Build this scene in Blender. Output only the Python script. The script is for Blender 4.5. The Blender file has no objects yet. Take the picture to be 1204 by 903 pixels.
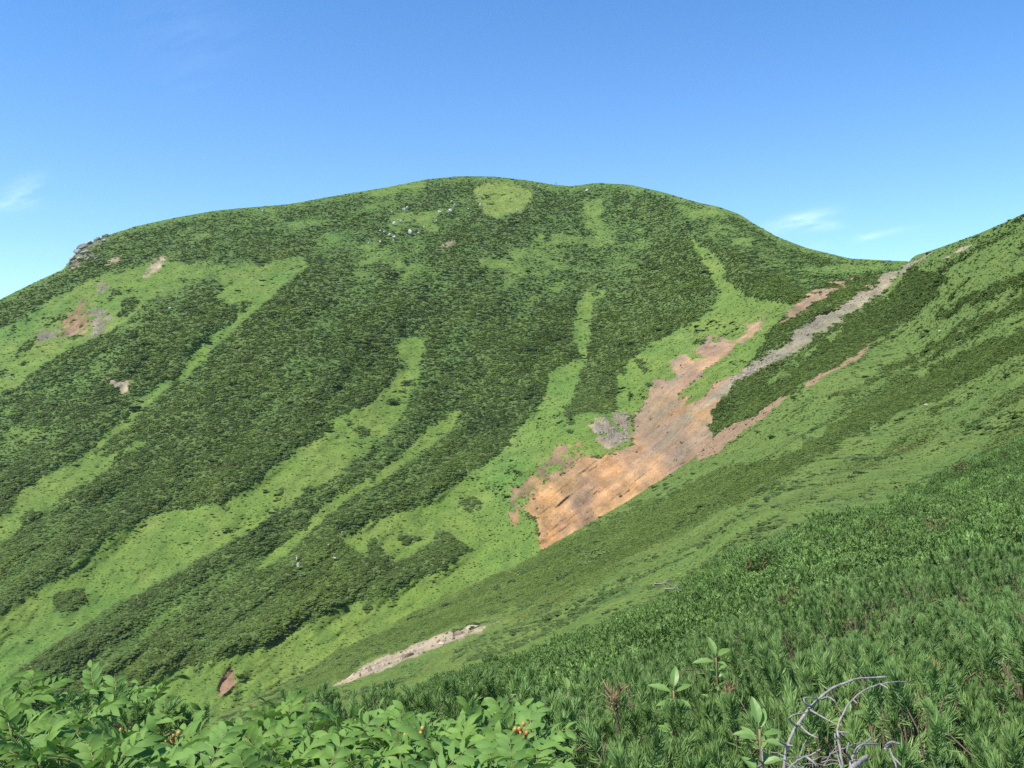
import bpy, math, random
import numpy as np
from mathutils import Vector, Matrix

random.seed(7)
rng = np.random.default_rng(11)
scene = bpy.context.scene
COL = scene.collection
F, CX, CY = 1000.0, 602.0, 451.5          # focal length and centre of the view, in photo pixels

# ------------------------------------------------------------------ noise
def _hash(ix, iy, seed):
    h = (ix.astype(np.int64) * 374761393 + iy.astype(np.int64) * 668265263 + seed * 1442695041) & 0xffffffff
    h = ((h ^ (h >> 13)) * 1274126177) & 0xffffffff
    h = h ^ (h >> 16)
    return (h & 0xffffff) / float(0xffffff)
def vnoise(x, y, seed=0):
    x0 = np.floor(x); y0 = np.floor(y); fx = x - x0; fy = y - y0
    fx = fx * fx * (3 - 2 * fx); fy = fy * fy * (3 - 2 * fy)
    a = _hash(x0, y0, seed); b = _hash(x0 + 1, y0, seed); c = _hash(x0, y0 + 1, seed); d = _hash(x0 + 1, y0 + 1, seed)
    return (a + (b - a) * fx) * (1 - fy) + (c + (d - c) * fx) * fy
def fbm(x, y, seed=0, octv=4):
    s = 0; a = 0.5; t = 0
    for i in range(octv):
        s = s + a * vnoise(x, y, seed + i * 17); t += a; x = x * 2.03 + 5.1; y = y * 2.03 + 1.7; a *= 0.55
    return s / t * 2 - 1
def smooth(a, b, x):
    t = np.clip((x - a) / (b - a), 0, 1); return t * t * (3 - 2 * t)

# ------------------------------------------------------------------ helpers
def tag(o, label=None, cat=None, group=None, kind=None):
    if label: o['label'] = label
    if cat: o['category'] = cat
    if group: o['group'] = group
    if kind: o['kind'] = kind
    return o
def empty(name, loc, rz=0):
    o = bpy.data.objects.new(name, None); COL.objects.link(o); o.location = loc; o.rotation_euler[2] = rz
    o.empty_display_size = 0.2; return o
def mesh_np(name, V, faces, mat=None, smooth_sh=False):
    """V (n,3); faces: (m,k) array or list of such arrays"""
    if not isinstance(faces, (list, tuple)): faces = [faces]
    me = bpy.data.meshes.new(name)
    V = np.asarray(V, dtype=np.float32)
    me.vertices.add(len(V)); me.vertices.foreach_set('co', V.ravel())
    nl = sum(f.size for f in faces); nf = sum(len(f) for f in faces)
    me.loops.add(nl); me.polygons.add(nf)
    me.loops.foreach_set('vertex_index', np.concatenate([f.ravel() for f in faces]).astype(np.int32))
    tot = np.concatenate([np.full(len(f), f.shape[1]) for f in faces]).astype(np.int32)
    st = np.concatenate([[0], np.cumsum(tot)[:-1]]).astype(np.int32)
    me.polygons.foreach_set('loop_start', st)
    me.polygons.foreach_set('use_smooth', np.full(nf, smooth_sh))
    me.update(calc_edges=True); me.validate()
    if mat: me.materials.append(mat)
    return me
def link(name, me, parent=None, loc=None):
    o = bpy.data.objects.new(name, me); COL.objects.link(o)
    if parent: o.parent = parent
    if loc is not None: o.location = loc
    return o
def copy_tree(o):
    c = o.copy(); COL.objects.link(c)
    for ch in list(o.children):
        d = ch.copy(); COL.objects.link(d); d.parent = c
        for g in ch.children:
            e = g.copy(); COL.objects.link(e); e.parent = d
    return c
class MB:
    def __init__(s): s.V = []; s.Q = []; s.T = []; s.n = 0
    def add(s, V, Q=None, T=None):
        V = np.asarray(V, float)
        if Q is not None and len(Q): s.Q.append(np.asarray(Q) + s.n)
        if T is not None and len(T): s.T.append(np.asarray(T) + s.n)
        s.V.append(V); s.n += len(V)
    def mesh(s, name, mat, sm=False):
        f = []
        if s.Q: f.append(np.concatenate(s.Q))
        if s.T: f.append(np.concatenate(s.T))
        return mesh_np(name, np.concatenate(s.V), f, mat, sm)
def tube(mb, pts, rad, seg=6):
    P = np.asarray(pts, float); n = len(P)
    rad = np.broadcast_to(np.asarray(rad, float), (n,))
    T = np.gradient(P, axis=0); T /= np.linalg.norm(T, axis=1)[:, None] + 1e-9
    ref = np.array([0.31, 0.17, 0.93]); 
    if abs(T[0] @ ref) > .9: ref = np.array([1., 0, 0])
    A = np.cross(T, ref); A /= np.linalg.norm(A, axis=1)[:, None] + 1e-9
    B = np.cross(T, A)
    th = np.linspace(0, 2 * np.pi, seg, endpoint=False)
    V = (P[:, None] + rad[:, None, None] * (np.cos(th)[None, :, None] * A[:, None] + np.sin(th)[None, :, None] * B[:, None])).reshape(-1, 3)
    i = np.arange(n - 1)[:, None] * seg; j = np.arange(seg)[None]; k = (j + 1) % seg
    Q = np.stack([i + j, i + k, i + seg + k, i + seg + j], -1).reshape(-1, 4)
    V = np.vstack([V, P[:1], P[-1:]]); c0 = n * seg
    jj = np.arange(seg); kk = (jj + 1) % seg
    T1 = np.stack([np.full(seg, c0), kk, jj], 1); T2 = np.stack([np.full(seg, c0 + 1), (n - 1) * seg + jj, (n - 1) * seg + kk], 1)
    mb.add(V, Q, np.vstack([T1, T2]))
def spline(pts, n):
    P = np.asarray(pts, float); m = len(P)
    out = []
    Pe = np.vstack([2 * P[0] - P[1], P, 2 * P[-1] - P[-2]])
    for t in np.linspace(0, m - 1 - 1e-6, n):
        i = int(t); f = t - i; a, b, c, d = Pe[i:i + 4]
        out.append(.5 * ((2 * b) + (c - a) * f + (2 * a - 5 * b + 4 * c - d) * f * f + (3 * b - a - 3 * c + d) * f ** 3))
    return np.array(out)

# ------------------------------------------------------------------ materials
def new_mat(name):
    m = bpy.data.materials.new(name); m.use_nodes = True; nt = m.node_tree; nt.nodes.clear(); return m, nt
class NT:
    def __init__(s, nt): s.nt = nt
    def n(s, t, **kw):
        nd = s.nt.nodes.new(t)
        for k, v in kw.items():
            if k.startswith('i_'): nd.inputs[k[2:].replace('_', ' ')].default_value = v
            else: setattr(nd, k, v)
        return nd
    def l(s, a, b): s.nt.links.new(a, b)
    def val(s, x, sock):
        if hasattr(x, 'is_output') or isinstance(x, bpy.types.NodeSocket): s.l(x, sock)
        else: sock.default_value = x
    def math(s, op, a, b=0.0, c=None, clamp=False):
        nd = s.nt.nodes.new('ShaderNodeMath'); nd.operation = op; nd.use_clamp = clamp
        s.val(a, nd.inputs[0]); s.val(b, nd.inputs[1])
        if c is not None: s.val(c, nd.inputs[2])
        return nd.outputs[0]
    def mix(s, f, a, b, mode='MIX'):
        nd = s.nt.nodes.new('ShaderNodeMix'); nd.data_type = 'RGBA'; nd.blend_type = mode; nd.clamp_factor = True
        s.val(f, nd.inputs[0]); s.val(a, nd.inputs[6]); s.val(b, nd.inputs[7]); return nd.outputs[2]
    def noise(s, vec, scale, detail=4, rough=.55, out=0):
        nd = s.nt.nodes.new('ShaderNodeTexNoise'); s.l(vec, nd.inputs['Vector']); nd.inputs['Scale'].default_value = scale
        nd.inputs['Detail'].default_value = detail; nd.inputs['Roughness'].default_value = rough; return nd.outputs[out]
    def ramp(s, f, lo, hi):
        nd = s.nt.nodes.new('ShaderNodeMapRange'); s.l(f, nd.inputs[0]); nd.inputs[1].default_value = lo; nd.inputs[2].default_value = hi
        return nd.outputs[0]
def rgb(r, g, b): return (r, g, b, 1)

def foliage_mat(name, c0, c1, transl=.25, attr=None, rough=.55, noise_scale=6.0, spec=.3, c2=None, tcol=None, strand=None):
    m, nt = new_mat(name); N = NT(nt)
    tc = N.n('ShaderNodeTexCoord'); oi = N.n('ShaderNodeObjectInfo')
    if attr:
        at = N.n('ShaderNodeAttribute', attribute_type='INSTANCER', attribute_name=attr)
        base = at.outputs['Color']
        nz = N.noise(tc.outputs['Object'], noise_scale, 2)
        col = N.mix(N.ramp(nz, .3, .7), N.mix(.75, base, rgb(*c0), 'MULTIPLY'), N.mix(.85, base, rgb(*c1), 'MULTIPLY'))
    else:
        nz = N.noise(tc.outputs['Object'], noise_scale, 3)
        col = N.mix(N.ramp(nz, .32, .68), rgb(*c0), rgb(*c1))
        if strand:
            sa = N.n('ShaderNodeAttribute', attribute_type='GEOMETRY', attribute_name=strand)
            col = N.mix(sa.outputs['Fac'], N.mix(.5, col, rgb(*c0)), rgb(*(c2 or c1)))
        else:
            col = N.mix(N.math('MULTIPLY', oi.outputs['Random'], .45), col, rgb(*(c2 or c1)))
    pb = N.n('ShaderNodeBsdfPrincipled'); N.l(col, pb.inputs['Base Color']); pb.inputs['Roughness'].default_value = rough
    pb.inputs['Specular IOR Level'].default_value = spec
    out = N.n('ShaderNodeOutputMaterial')
    if transl > 0:
        tr = N.n('ShaderNodeBsdfTranslucent')
        N.l(N.mix(.6, col, rgb(*(tcol or (.2, .32, .05)))), tr.inputs['Color'])
        mx = N.n('ShaderNodeMixShader'); mx.inputs[0].default_value = transl
        N.l(pb.outputs[0], mx.inputs[1]); N.l(tr.outputs[0], mx.inputs[2]); N.l(mx.outputs[0], out.inputs[0])
    else: N.l(pb.outputs[0], out.inputs[0])
    return m
def simple_mat(name, c0, c1, scale=20, rough=.8, bump=.3, bscale=None, stretch=(1, 1, 1), attr=None):
    m, nt = new_mat(name); N = NT(nt); tc = N.n('ShaderNodeTexCoord')
    mp = N.n('ShaderNodeMapping'); N.l(tc.outputs['Object'], mp.inputs['Vector']); mp.inputs['Scale'].default_value = stretch
    nz = N.noise(mp.outputs[0], scale, 5, .6)
    col = N.mix(N.ramp(nz, .3, .7), rgb(*c0), rgb(*c1))
    if attr:
        at = N.n('ShaderNodeAttribute', attribute_type='INSTANCER', attribute_name=attr)
        col = N.mix(1.0, col, at.outputs['Color'], 'MULTIPLY')
    pb = N.n('ShaderNodeBsdfPrincipled'); N.l(col, pb.inputs['Base Color']); pb.inputs['Roughness'].default_value = rough
    pb.inputs['Specular IOR Level'].default_value = .25
    bp = N.n('ShaderNodeBump'); bp.inputs['Strength'].default_value = bump; bp.inputs['Distance'].default_value = 1.0 / (bscale or scale) * .5
    N.l(N.noise(mp.outputs[0], bscale or scale * 2, 4), bp.inputs['Height']); N.l(bp.outputs[0], pb.inputs['Normal'])
    out = N.n('ShaderNodeOutputMaterial'); N.l(pb.outputs[0], out.inputs[0]); return m
def ground_mat(name, sc=1.0):
    """vertex colour 'cover' is the ground colour of the plant cover / bare soil, detail noise breaks it up"""
    m, nt = new_mat(name); N = NT(nt); tc = N.n('ShaderNodeTexCoord')
    at = N.n('ShaderNodeAttribute', attribute_type='GEOMETRY', attribute_name='cover')
    bare = at.outputs['Alpha']; col = at.outputs['Color']; P = tc.outputs['Object']
    n1 = N.noise(P, .9 * sc, 6, .65); n2 = N.noise(P, .12 * sc, 4, .6)
    d = N.mix(N.ramp(n1, .32, .68), rgb(.78, .80, .75), rgb(1.22, 1.2, 1.2))
    col = N.mix(1.0, col, d, 'MULTIPLY')
    n3 = N.noise(P, .035 * sc, 3, .5); d2 = N.mix(N.ramp(n2, .35, .65), rgb(.80, .85, .85), rgb(1.2, 1.14, 1.08)); d2 = N.mix(N.math('MULTIPLY', N.ramp(n3, .4, .7), .5), d2, rgb(.82, .98, .8), 'MULTIPLY'); col = N.mix(1.0, col, d2, 'MULTIPLY')
    # stones and streaks in bare soil
    vo = N.n('ShaderNodeTexVoronoi'); N.l(P, vo.inputs['Vector']); vo.inputs['Scale'].default_value = .45 * sc
    sp = N.ramp(vo.outputs['Color'], .55, .95)
    stone = N.math('MULTIPLY', N.ramp(N.noise(P, .8 * sc, 8, .8), .56, .64), bare)
    col = N.mix(N.math('MULTIPLY', stone, .55), col, rgb(.30, .25, .21))
    dk = N.math('MULTIPLY', N.ramp(N.noise(P, .5 * sc, 8, .85), .53, .63), bare)
    col = N.mix(N.math('MULTIPLY', dk, .5), col, rgb(.13, .075, .05))
    pb = N.n('ShaderNodeBsdfPrincipled'); N.l(col, pb.inputs['Base Color']); pb.inputs['Roughness'].default_value = .9
    pb.inputs['Specular IOR Level'].default_value = .1
    bp = N.n('ShaderNodeBump'); bp.inputs['Strength'].default_value = .6; bp.inputs['Distance'].default_value = .8 / sc
    N.l(N.noise(P, .7 * sc, 6, .7), bp.inputs['Height']); N.l(bp.outputs[0], pb.inputs['Normal'])
    out = N.n('ShaderNodeOutputMaterial'); N.l(pb.outputs[0], out.inputs[0]); return m

# ------------------------------------------------------------------ thin-plate depth model
def tps_fit(pts):
    P = np.array([(p[0] / 300., p[1] / 300.) for p in pts]); v = np.log(np.array([p[2] for p in pts], float))
    n = len(P); r = np.linalg.norm(P[:, None] - P[None], axis=2)
    K = np.where(r > 0, r * r * np.log(r + 1e-12), 0) + np.eye(n) * 1e-3
    A = np.zeros((n + 3, n + 3)); A[:n, :n] = K; A[:n, n] = 1; A[:n, n + 1:] = P; A[n, :n] = 1; A[n + 1:, :n] = P.T
    w = np.linalg.solve(A, np.concatenate([v, np.zeros(3)])); return P, w
def tps_eval(model, px, py):
    P, w = model; n = len(P); x = px / 300.; y = py / 300.
    s = w[n] + w[n + 1] * x + w[n + 2] * y
    for i in range(n):
        r2 = (x - P[i, 0]) ** 2 + (y - P[i, 1]) ** 2
        s = s + w[i] * .5 * r2 * np.log(r2 + 1e-12)
    return np.exp(s)
def sdf(poly, x, y):
    """positive inside"""
    P = np.asarray(poly, float); d = np.full(x.shape, 1e9); ins = np.zeros(x.shape, bool); n = len(P)
    for i in range(n):
        a = P[i]; b = P[(i + 1) % n]; e = b - a; wx = x - a[0]; wy = y - a[1]
        t = np.clip((wx * e[0] + wy * e[1]) / (e @ e + 1e-9), 0, 1)
        d = np.minimum(d, (wx - e[0] * t) ** 2 + (wy - e[1] * t) ** 2)
        c = ((a[1] <= y) != (b[1] <= y)) & (x < a[0] + (y - a[1]) * e[0] / (e[1] if abs(e[1]) > 1e-9 else 1e-9))
        ins ^= c
    d = np.sqrt(d); return np.where(ins, d, -d)

M_SKY = [(-900,760),(-300,520),(-100,420),(0,352),(30,337),(60,323),(76,316),(83,304),(100,288),(125,277),(160,266),(200,257),(250,248),(280,245),(340,240),(400,229),(450,221),(500,211),(540,207),(580,207.5),(620,212),(650,217),(672,219),(700,215),(740,217),(780,226),(820,238),(845,243),(870,252),(885,262),(915,279),(950,292),(1000,304),(1040,306),(1080,308),(1300,325),(1700,350)]
M_CTL = [(-500,600,560),(-500,900,300),(-200,460,610),(-200,700,400),(-200,950,290),(0,352,660),(100,287,740),(200,257,790),(300,243,830),(430,226,870),(560,207,905),(700,215,880),(800,232,810),(880,260,715),(940,290,610),(1000,304,520),(1035,306,470),(1100,306,440),(1250,320,420),(1500,330,400),
 (0,450,560),(0,600,450),(0,750,365),(0,900,310),(150,450,555),(150,350,640),(150,600,455),(300,330,660),(300,450,550),(300,560,470),(300,650,420),(300,750,375),(300,850,338),(450,300,720),(450,400,605),(450,500,512),(450,600,446),(450,700,392),(450,760,362),(450,900,320),
 (600,280,770),(600,350,675),(600,430,585),(600,500,520),(560,600,440),(600,660,385),(640,640,376),(640,560,425),(690,520,432),(700,300,745),(700,400,610),(720,470,505),(740,580,362),(760,500,445),(800,300,690),(800,380,565),(790,450,455),(800,540,345),
 (870,300,610),(870,370,500),(860,420,430),(840,500,345),(880,450,365),(930,340,490),(930,400,385),(980,330,470),(980,370,398),(1040,335,420),(1100,340,410),(900,560,320),(1000,480,330),(800,700,310),(650,800,320),(1300,450,330)]
N_TOP = [(-1000,1150),(-300,965),(0,905),(150,876),(250,842),(330,804),(400,763),(467,728),(533,696),(607,663),(633,648),(733,591),(812,541),(850,503),(900,449),(950,412),(1000,375),(1050,332),(1062,314),(1075,300),(1100,292),(1125,283),(1150,274),(1180,261),(1204,250),(1300,203),(1500,130),(1800,40),(2400,-80)]
N_CTL = [(1204,250,300),(1204,350,200),(1204,400,150),(1204,451,108),(1204,520,58),(1204,600,20),(1204,700,7.4),(1204,800,4.0),(1204,903,2.5),(1204,1100,1.7),(1204,1900,.85),
 (1140,280,345),(1060,312,425),(1060,405,300),(1060,451,205),(1060,520,112),(1060,600,38),(1060,700,10),(1060,800,4.6),(1060,903,2.6),
 (960,400,360),(900,447,355),(850,503,325),(950,500,180),(950,570,75),(900,640,32),(930,720,12),(830,560,190),(830,610,100),(830,660,52),(830,720,22),(830,800,7.4),(830,903,3.0),(830,1100,1.8),(830,1900,.85),
 (733,591,235),(733,650,110),(733,700,55),(733,760,22),(633,648,200),(633,700,112),(633,750,56),(633,800,22),(633,850,8.5),(633,903,3.8),
 (533,696,175),(500,760,105),(500,810,52),(467,728,160),(400,763,145),(400,800,100),(400,840,45),(400,903,7),(400,1000,2.4),(400,1900,.85),
 (250,842,110),(250,880,40),(250,950,6),(0,905,90),(0,950,25),(0,1050,3.5),(0,1900,.85),(-500,1020,50),(-500,1200,3),(-500,1900,.9),
 (1500,130,260),(1500,300,150),(1500,451,60),(1500,600,12),(1500,903,2.2),(1500,1900,.8),(2200,0,220),(2200,451,30),(2200,903,2),(2200,1900,.8)]
mM = tps_fit(M_CTL); mN = tps_fit(N_CTL)

def curve(tab, x, sm=0):
    t = np.array(tab, float)
    if sm == 0: return np.interp(x, t[:, 0], t[:, 1])
    return sum(np.interp(x + k, t[:, 0], t[:, 1]) for k in np.linspace(-sm, sm, 5)) / 5

def to3(px, py, D): return np.stack([D * (px - CX) / F, D, D * (CY - py) / F], -1)
def boxblur(a, r):
    for ax in (0, 1):
        p = np.pad(a, [(r + 1, r) if i == ax else (0, 0) for i in range(2)], mode='edge')
        c = np.cumsum(p, axis=ax)
        a = (np.take(c, range(2 * r + 1, c.shape[ax]), ax) - np.take(c, range(0, c.shape[ax] - 2 * r - 1), ax)) / (2 * r + 1)
    return a

# ------------------------------------------------------------------ cover polygons of the far mountain
G_BRIGHT = [  # grassy avalanche lanes
 [(497,398),(492,440),(472,490),(432,530),(400,553),(349,583),(299,620),(239,653),(206,669),(159,696),(126,713),(83,742),(33,776),(-60,835),(-200,900),(-200,820),(0,722),(50,686),(100,653),(150,616),(186,603),(266,593),(289,576),(345,533),(372,515),(395,493),(430,478),(455,455),(465,430),(468,403)],
 [(712,339),(699,353),(694,376),(692,399),(691,416),(682,432),(676,452),(670,470),(655,493),(600,540),(590,530),(607,510),(620,493),(632,479),(640,462),(646,439),(679,422),(684,409),(672,396),(676,379),(679,356),(690,343)],
 [(655,490),(700,487),(730,480),(745,500),(740,530),(690,536),(650,560),(628,580),(632,640),(800,600),(760,760),(400,930),(-100,940),(0,856),(133,814),(186,796),(232,784),(276,770),(322,757),(400,715),(450,700),(480,688),(510,672),(543,660),(557,645),(535,628),(513,622),(505,640),(476,655),(450,662),(430,655),(405,634),(433,616),(466,603),(500,593),(526,576),(556,556),(579,540),(600,523)],
 [(352,303),(359,313),(332,333),(309,353),(292,365),(281,380),(265,396),(240,419),(225,439),(195,459),(172,476),(150,499),(143,512),(173,519),(133,543),(90,573),(50,603),(0,636),(-120,700),(-120,660),(0,610),(17,596),(23,576),(76,550),(110,527),(123,515),(140,499),(160,472),(183,457),(212,437),(228,417),(252,396),(272,376),(286,362),(256,348),(266,336),(299,316),(330,306)],
 [(232,310),(186,308),(116,325),(66,349),(33,371),(0,386),(-150,480),(-150,540),(0,462),(20,449),(60,423),(100,400),(143,378),(173,352),(205,330)],
 [(814,283),(841,300),(857,320),(870,340),(900,346),(930,362),(905,385),(890,395),(860,410),(830,420),(800,440),(760,470),(743,490),(728,478),(726,446),(743,423),(766,403),(800,390),(837,367),(845,345),(837,323)],
 [(556,223),(573,214),(600,217),(626,223),(622,236),(606,250),(583,256),(570,250),(562,236)],
 [(540,480),(533,503),(483,541),(433,571),(400,591),(340,645),(300,672),(320,645),(400,583),(443,556),(486,523),(510,503),(526,488)],
]
G_MID = [
 (.75,[(890,325),(960,322),(1010,318),(1010,328),(960,345),(930,364),(905,350)]),
 (.7,[(150,340),(240,300),(300,300),(330,315),(250,345),(180,380),(130,400)]),
 (.6,[(20,380),(160,300),(230,300),(100,360),(20,410)]),  # value, polygon: mixed low shrub and grass
 (.55,[(-80,430),(20,352),(110,298),(300,240),(420,220),(520,205),(500,235),(440,270),(440,300),(400,320),(330,285),(240,288),(180,293),(110,315),(40,345),(0,368)]),
 (.45,[(430,300),(470,310),(440,340),(420,370),(400,420),(350,460),(320,500),(285,505),(300,450),(350,400),(380,350)]),
 (.5,[(540,290),(620,258),(700,238),(760,262),(775,300),(740,330),(690,338),(640,340),(600,335),(560,325)]),
 (.5,[(-40,500),(0,475),(66,432),(133,386),(152,399),(125,440),(85,480),(60,520),(0,562),(-80,600)]),
 (.55,[(790,228),(850,248),(900,278),(960,300),(1060,305),(1060,320),(1000,335),(960,345),(930,330),(900,320),(850,290),(800,270)]),
 (.55,[(400,592),(330,634),(250,667),(200,692),(150,717),(120,750),(70,780),(0,815),(0,840),(80,800),(150,770),(190,737),(230,722),(280,690),(340,655)]),
 (.6,[(640,216),(700,212),(780,224),(770,236),(700,236),(650,228)]),
 (.35,[(480,500),(520,540),(430,610),(380,640),(330,660),(400,600)]),
]
D_DARK = [  # pine islands drawn back over the grass
 [(140,356),(152,350),(163,353),(150,367),(135,371)], [(64,650+50),(100,692),(106,704),(88,716),(66,722)], [(850,325),(862,310),(880,322),(900,345),(925,358),(905,352),(872,345),(858,335)],
 [(476,603+22),(500,636),(480,643),(470,636)], [(123,528),(140,505),(170,497),(175,512),(150,522)],
 [(870,322),(900,318),(960,348),(935,358),(905,352),(880,340)],
]
OR = [  # bare orange scree: (polygon, colour index)
 ([(897,376),(882,383),(866,400),(859,402),(849,393),(833,397),(819,413),(799,420),(789,426),(793,440),(779,446),(766,443),(766,460),(756,476),(743,493),(743,523),(729,533),(710,534),(690,536),(666,549),(653,559),(627,579),(630,606),(633,636),(640,652),(700,660),(850,540),(832,500),(845,472),(865,452),(880,428),(870,432),(897,395)], 0),
 ([(600,575),(625,560),(640,545),(655,525),(685,515),(692,530),(665,552),(650,562),(630,582),(628,608),(612,600),(605,628),(598,600)], 1),
 ([(914,377),(927,366),(944,350),(970,340),(1010,326),(992,337),(970,348),(937,370),(920,377)], 0),
 ([(96,350),(104,362),(104,394),(82,396),(58,398),(62,388),(76,374),(85,366)], 1),
 ([(272,789),(279,799),(272,812),(252,816),(259,803)], 0),
 ([(123,446),(153,447),(150,459),(143,463),(133,452)], 2),
 ([(194,303),(179,310),(168,326),(175,324),(188,316)], 2),
 ([(519,291),(527,283),(533,284),(526,290)], 2),
 ([(128,305),(142,298),(140,306),(126,312)], 2),
 ([(110,336),(128,332),(128,342),(112,344)], 3), ([(113,360),(128,368),(131,382),(112,398),(106,396),(108,372)], 3), ([(40,394),(60,386),(72,384),(70,398),(44,402)],3),
 ([(84,305),(100,287),(124,276),(128,282),(110,296),(95,310),(80,316)], 3), 
 ([(1100,292),(1086,300),(1056,315),(1037,326),(1017,342),(990,358),(963,373),(937,389),(920,406),(880,426),(860,446),(837,466),(804,489),(800,500),(822,484),(840,470),(870,449),(904,429),(937,409),(963,394),(993,372),(1017,358),(1040,343),(1056,323)], 4),
 ([(690,500),(700,490),(716,484),(738,488),(740,510),(728,528),(712,530),(700,515)], 3),
]
GREEN_OVER = [[(895,386),(868,408),(840,428),(815,448),(797,470),(812,466),(840,450),(868,440),(882,424),(900,400)], [(804,478),(815,462),(840,446),(836,460),(815,475)],
 [(806,416),(818,414),(832,420),(815,426)],[(836,394),(850,400),(840,402)],[(640,552),(655,546),(665,548),(650,558)],[(690,527),(700,520),(715,530),(705,536)],[(860,412),(866,402),(872,404),(864,414)]]

C_SOIL = np.array([[.245,.158,.098],[.19,.130,.085],[.33,.255,.18],[.18,.155,.12],[.21,.19,.125]])
C_GRASS = np.array([.110,.162,.034]); C_GRASS_Y = np.array([.150,.184,.046]); C_GRASS_B = np.array([.074,.152,.036])
C_PINEG = np.array([.085,.115,.034]); C_MID = np.array([.082,.128,.034])

def m_cover(px, py, W):
    """per-vertex cover of the mountain: g (0 pine .. 1 grass), bare, soil colour"""
    wx = fbm(W[..., 0] / 9, W[..., 2] / 9, 3, 4); wy = fbm(W[..., 0] / 9, W[..., 2] / 9, 31, 4)
    big = fbm(W[..., 0] / 40, W[..., 2] / 40, 77, 3)
    X = px + wx * 5 + big * 2; Y = py + wy * 5
    g = np.zeros(px.shape)
    # streaks of thinner cover running down the fall line
    sx = (px * .62 + py * .78); sy = (px * .78 - py * .62)
    streak = fbm(sx / 20 + big, sy / 150, 5, 3)
    hi = smooth(420, 240, py + .12 * abs(px - 560)); n_ = fbm(W[..., 0] / 42 + .4 * big, W[..., 2] / 26, 9, 3)
    g += .05 + .28 * hi + (.28 + .30 * hi) * smooth(-.05, .5, n_) + .26 * smooth(.0, .55, streak)
    g = np.clip(g, 0, 1)
    for v, poly in G_MID:
        m = smooth(-18, 16, sdf(poly, px + wx * 12 + big * 14, py + wy * 9 + big * 8)) * v * (1 + .9 * fbm(W[..., 0] / 20, W[..., 2] / 10, 15, 3))
        g = np.maximum(g, m)
    for poly in G_BRIGHT:
        s = sdf(poly, X, Y); g = np.maximum(g, smooth(-3.5, 3, s + 1.8 + 2.2 * fbm(W[..., 0] / 4, W[..., 2] / 3, 45, 3)) * (.96 + .12 * fbm(W[..., 0] / 14, W[..., 2] / 5, 47, 4)))
    for poly in D_DARK:
        g = g * (1 - .9 * smooth(-2, 2, sdf(poly, px + wx * 8, py + wy * 8)))
    # scattered shrubs in the lanes
    isl = smooth(.42, .52, fbm(W[..., 0] / 11, W[..., 2] / 8, 41, 3)); g = g * (1 - .75 * isl)
    g = np.maximum(g, .7 * smooth(15, 3, py - np.interp(px, colsM, topM)))
    bare = np.zeros(px.shape); soil = np.zeros(px.shape + (3,)); soil[:] = C_SOIL[0]
    fx = fbm(W[..., 0] / 5, W[..., 2] / 4, 61, 4); fy = fbm(W[..., 0] / 5, W[..., 2] / 4, 67, 4)
    for poly, ci in OR:
        amp = 7 if ci in (0, 1, 4) else 4
        s = sdf(poly, px + fx * amp, py + fy * amp)
        b = smooth(-2.2, 2.0, s + 3.8 * fbm(W[..., 0] / 3.0, W[..., 2] / 2.2, 65, 4) - (9 * (fx + .15) if ci in (1, 3) else 0))
        if ci in (1, 3): b = b * smooth(-.30, -.05, fbm(W[..., 0] / 3.2, W[..., 2] / 2.2, 64, 3))
        bare = np.maximum(bare, b); soil[b > .4] = C_SOIL[ci]
    for poly in GREEN_OVER:
        b = smooth(-1.5, 1.5, sdf(poly, px + fx * 7, py + fy * 5)); bare *= 1 - b; g = np.maximum(g, b)
    # colour of the scree changes between rust, ochre and brown grey
    q = fbm(W[..., 0] / 14, W[..., 2] / 14, 91, 4)[..., None]; q2 = fbm(sx / 6, sy / 60, 95, 4)[..., None]
    soil = soil * (1 + .28 * q2) * (1 + .50 * fbm(W[..., 0] / 5, W[..., 2] / 4, 97, 4)[..., None]); soil = soil + np.clip(q, 0, 1) * np.array([.13, .055, -.01]) * .9 + 0; soil = soil * (1 - .55 * np.clip(-q, 0, .8))
    soil = soil * (1 + np.array([.28, .12, -.12]) * (smooth(480, 590, py) * smooth(560, 620, px) * smooth(-.35, .1, q[..., 0]))[..., None])
    up = smooth(-.1, .3, -q2[..., 0]) * smooth(690, 780, px)
    soil = soil * (1 - .5 * up[..., None]) + np.array([.25, .19, .145]) * .5 * up[..., None]
    return g, bare, np.clip(soil, .03, .7)

def build_grid(px, py, D):
    return to3(px, py, D)
def grid_faces(nr, nc, flip=False):
    i = np.arange(nr - 1)[:, None] * nc; j = np.arange(nc - 1)[None]
    a = i + j
    Q = np.stack([a, a + 1, a + nc + 1, a + nc], -1).reshape(-1, 4)
    return Q[:, ::-1] if flip else Q
def color_attr(me, rgba):
    a = me.color_attributes.new('cover', 'FLOAT_COLOR', 'POINT'); a.data.foreach_set('color', rgba.reshape(-1).astype(np.float32))

# ---- mountain sheet
colsM = np.concatenate([np.arange(-900, -40, 12), np.arange(-40, 1110, 1.5), np.arange(1110, 1700, 12)])
RM = 400
topM = curve(M_SKY, colsM, 4); topN = curve(N_TOP, colsM, 3)
botM = np.minimum(np.maximum(topN + 60, topM + 30), 1050)
t = np.linspace(0, 1, RM)
pxM = np.broadcast_to(colsM[None], (RM, len(colsM))).copy(); pyM = topM[None] + (botM - topM)[None] * t[:, None]
DM0 = tps_eval(mM, pxM, pyM)
W0 = to3(pxM, pyM, DM0)
gM, bareM, soilM = m_cover(pxM, pyM, W0)
edge = smooth(0, 40, pyM - topM[None])
sx = (pxM * .62 + pyM * .78); sy = (pxM * .78 - pyM * .62)
relief = 7.0 * fbm(sx / 70, sy / 260, 21, 3) + 3.0 * fbm(sx / 22, sy / 90, 23, 3) + 1.2 * fbm(sx / 8, sy / 22, 29, 3)
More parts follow.
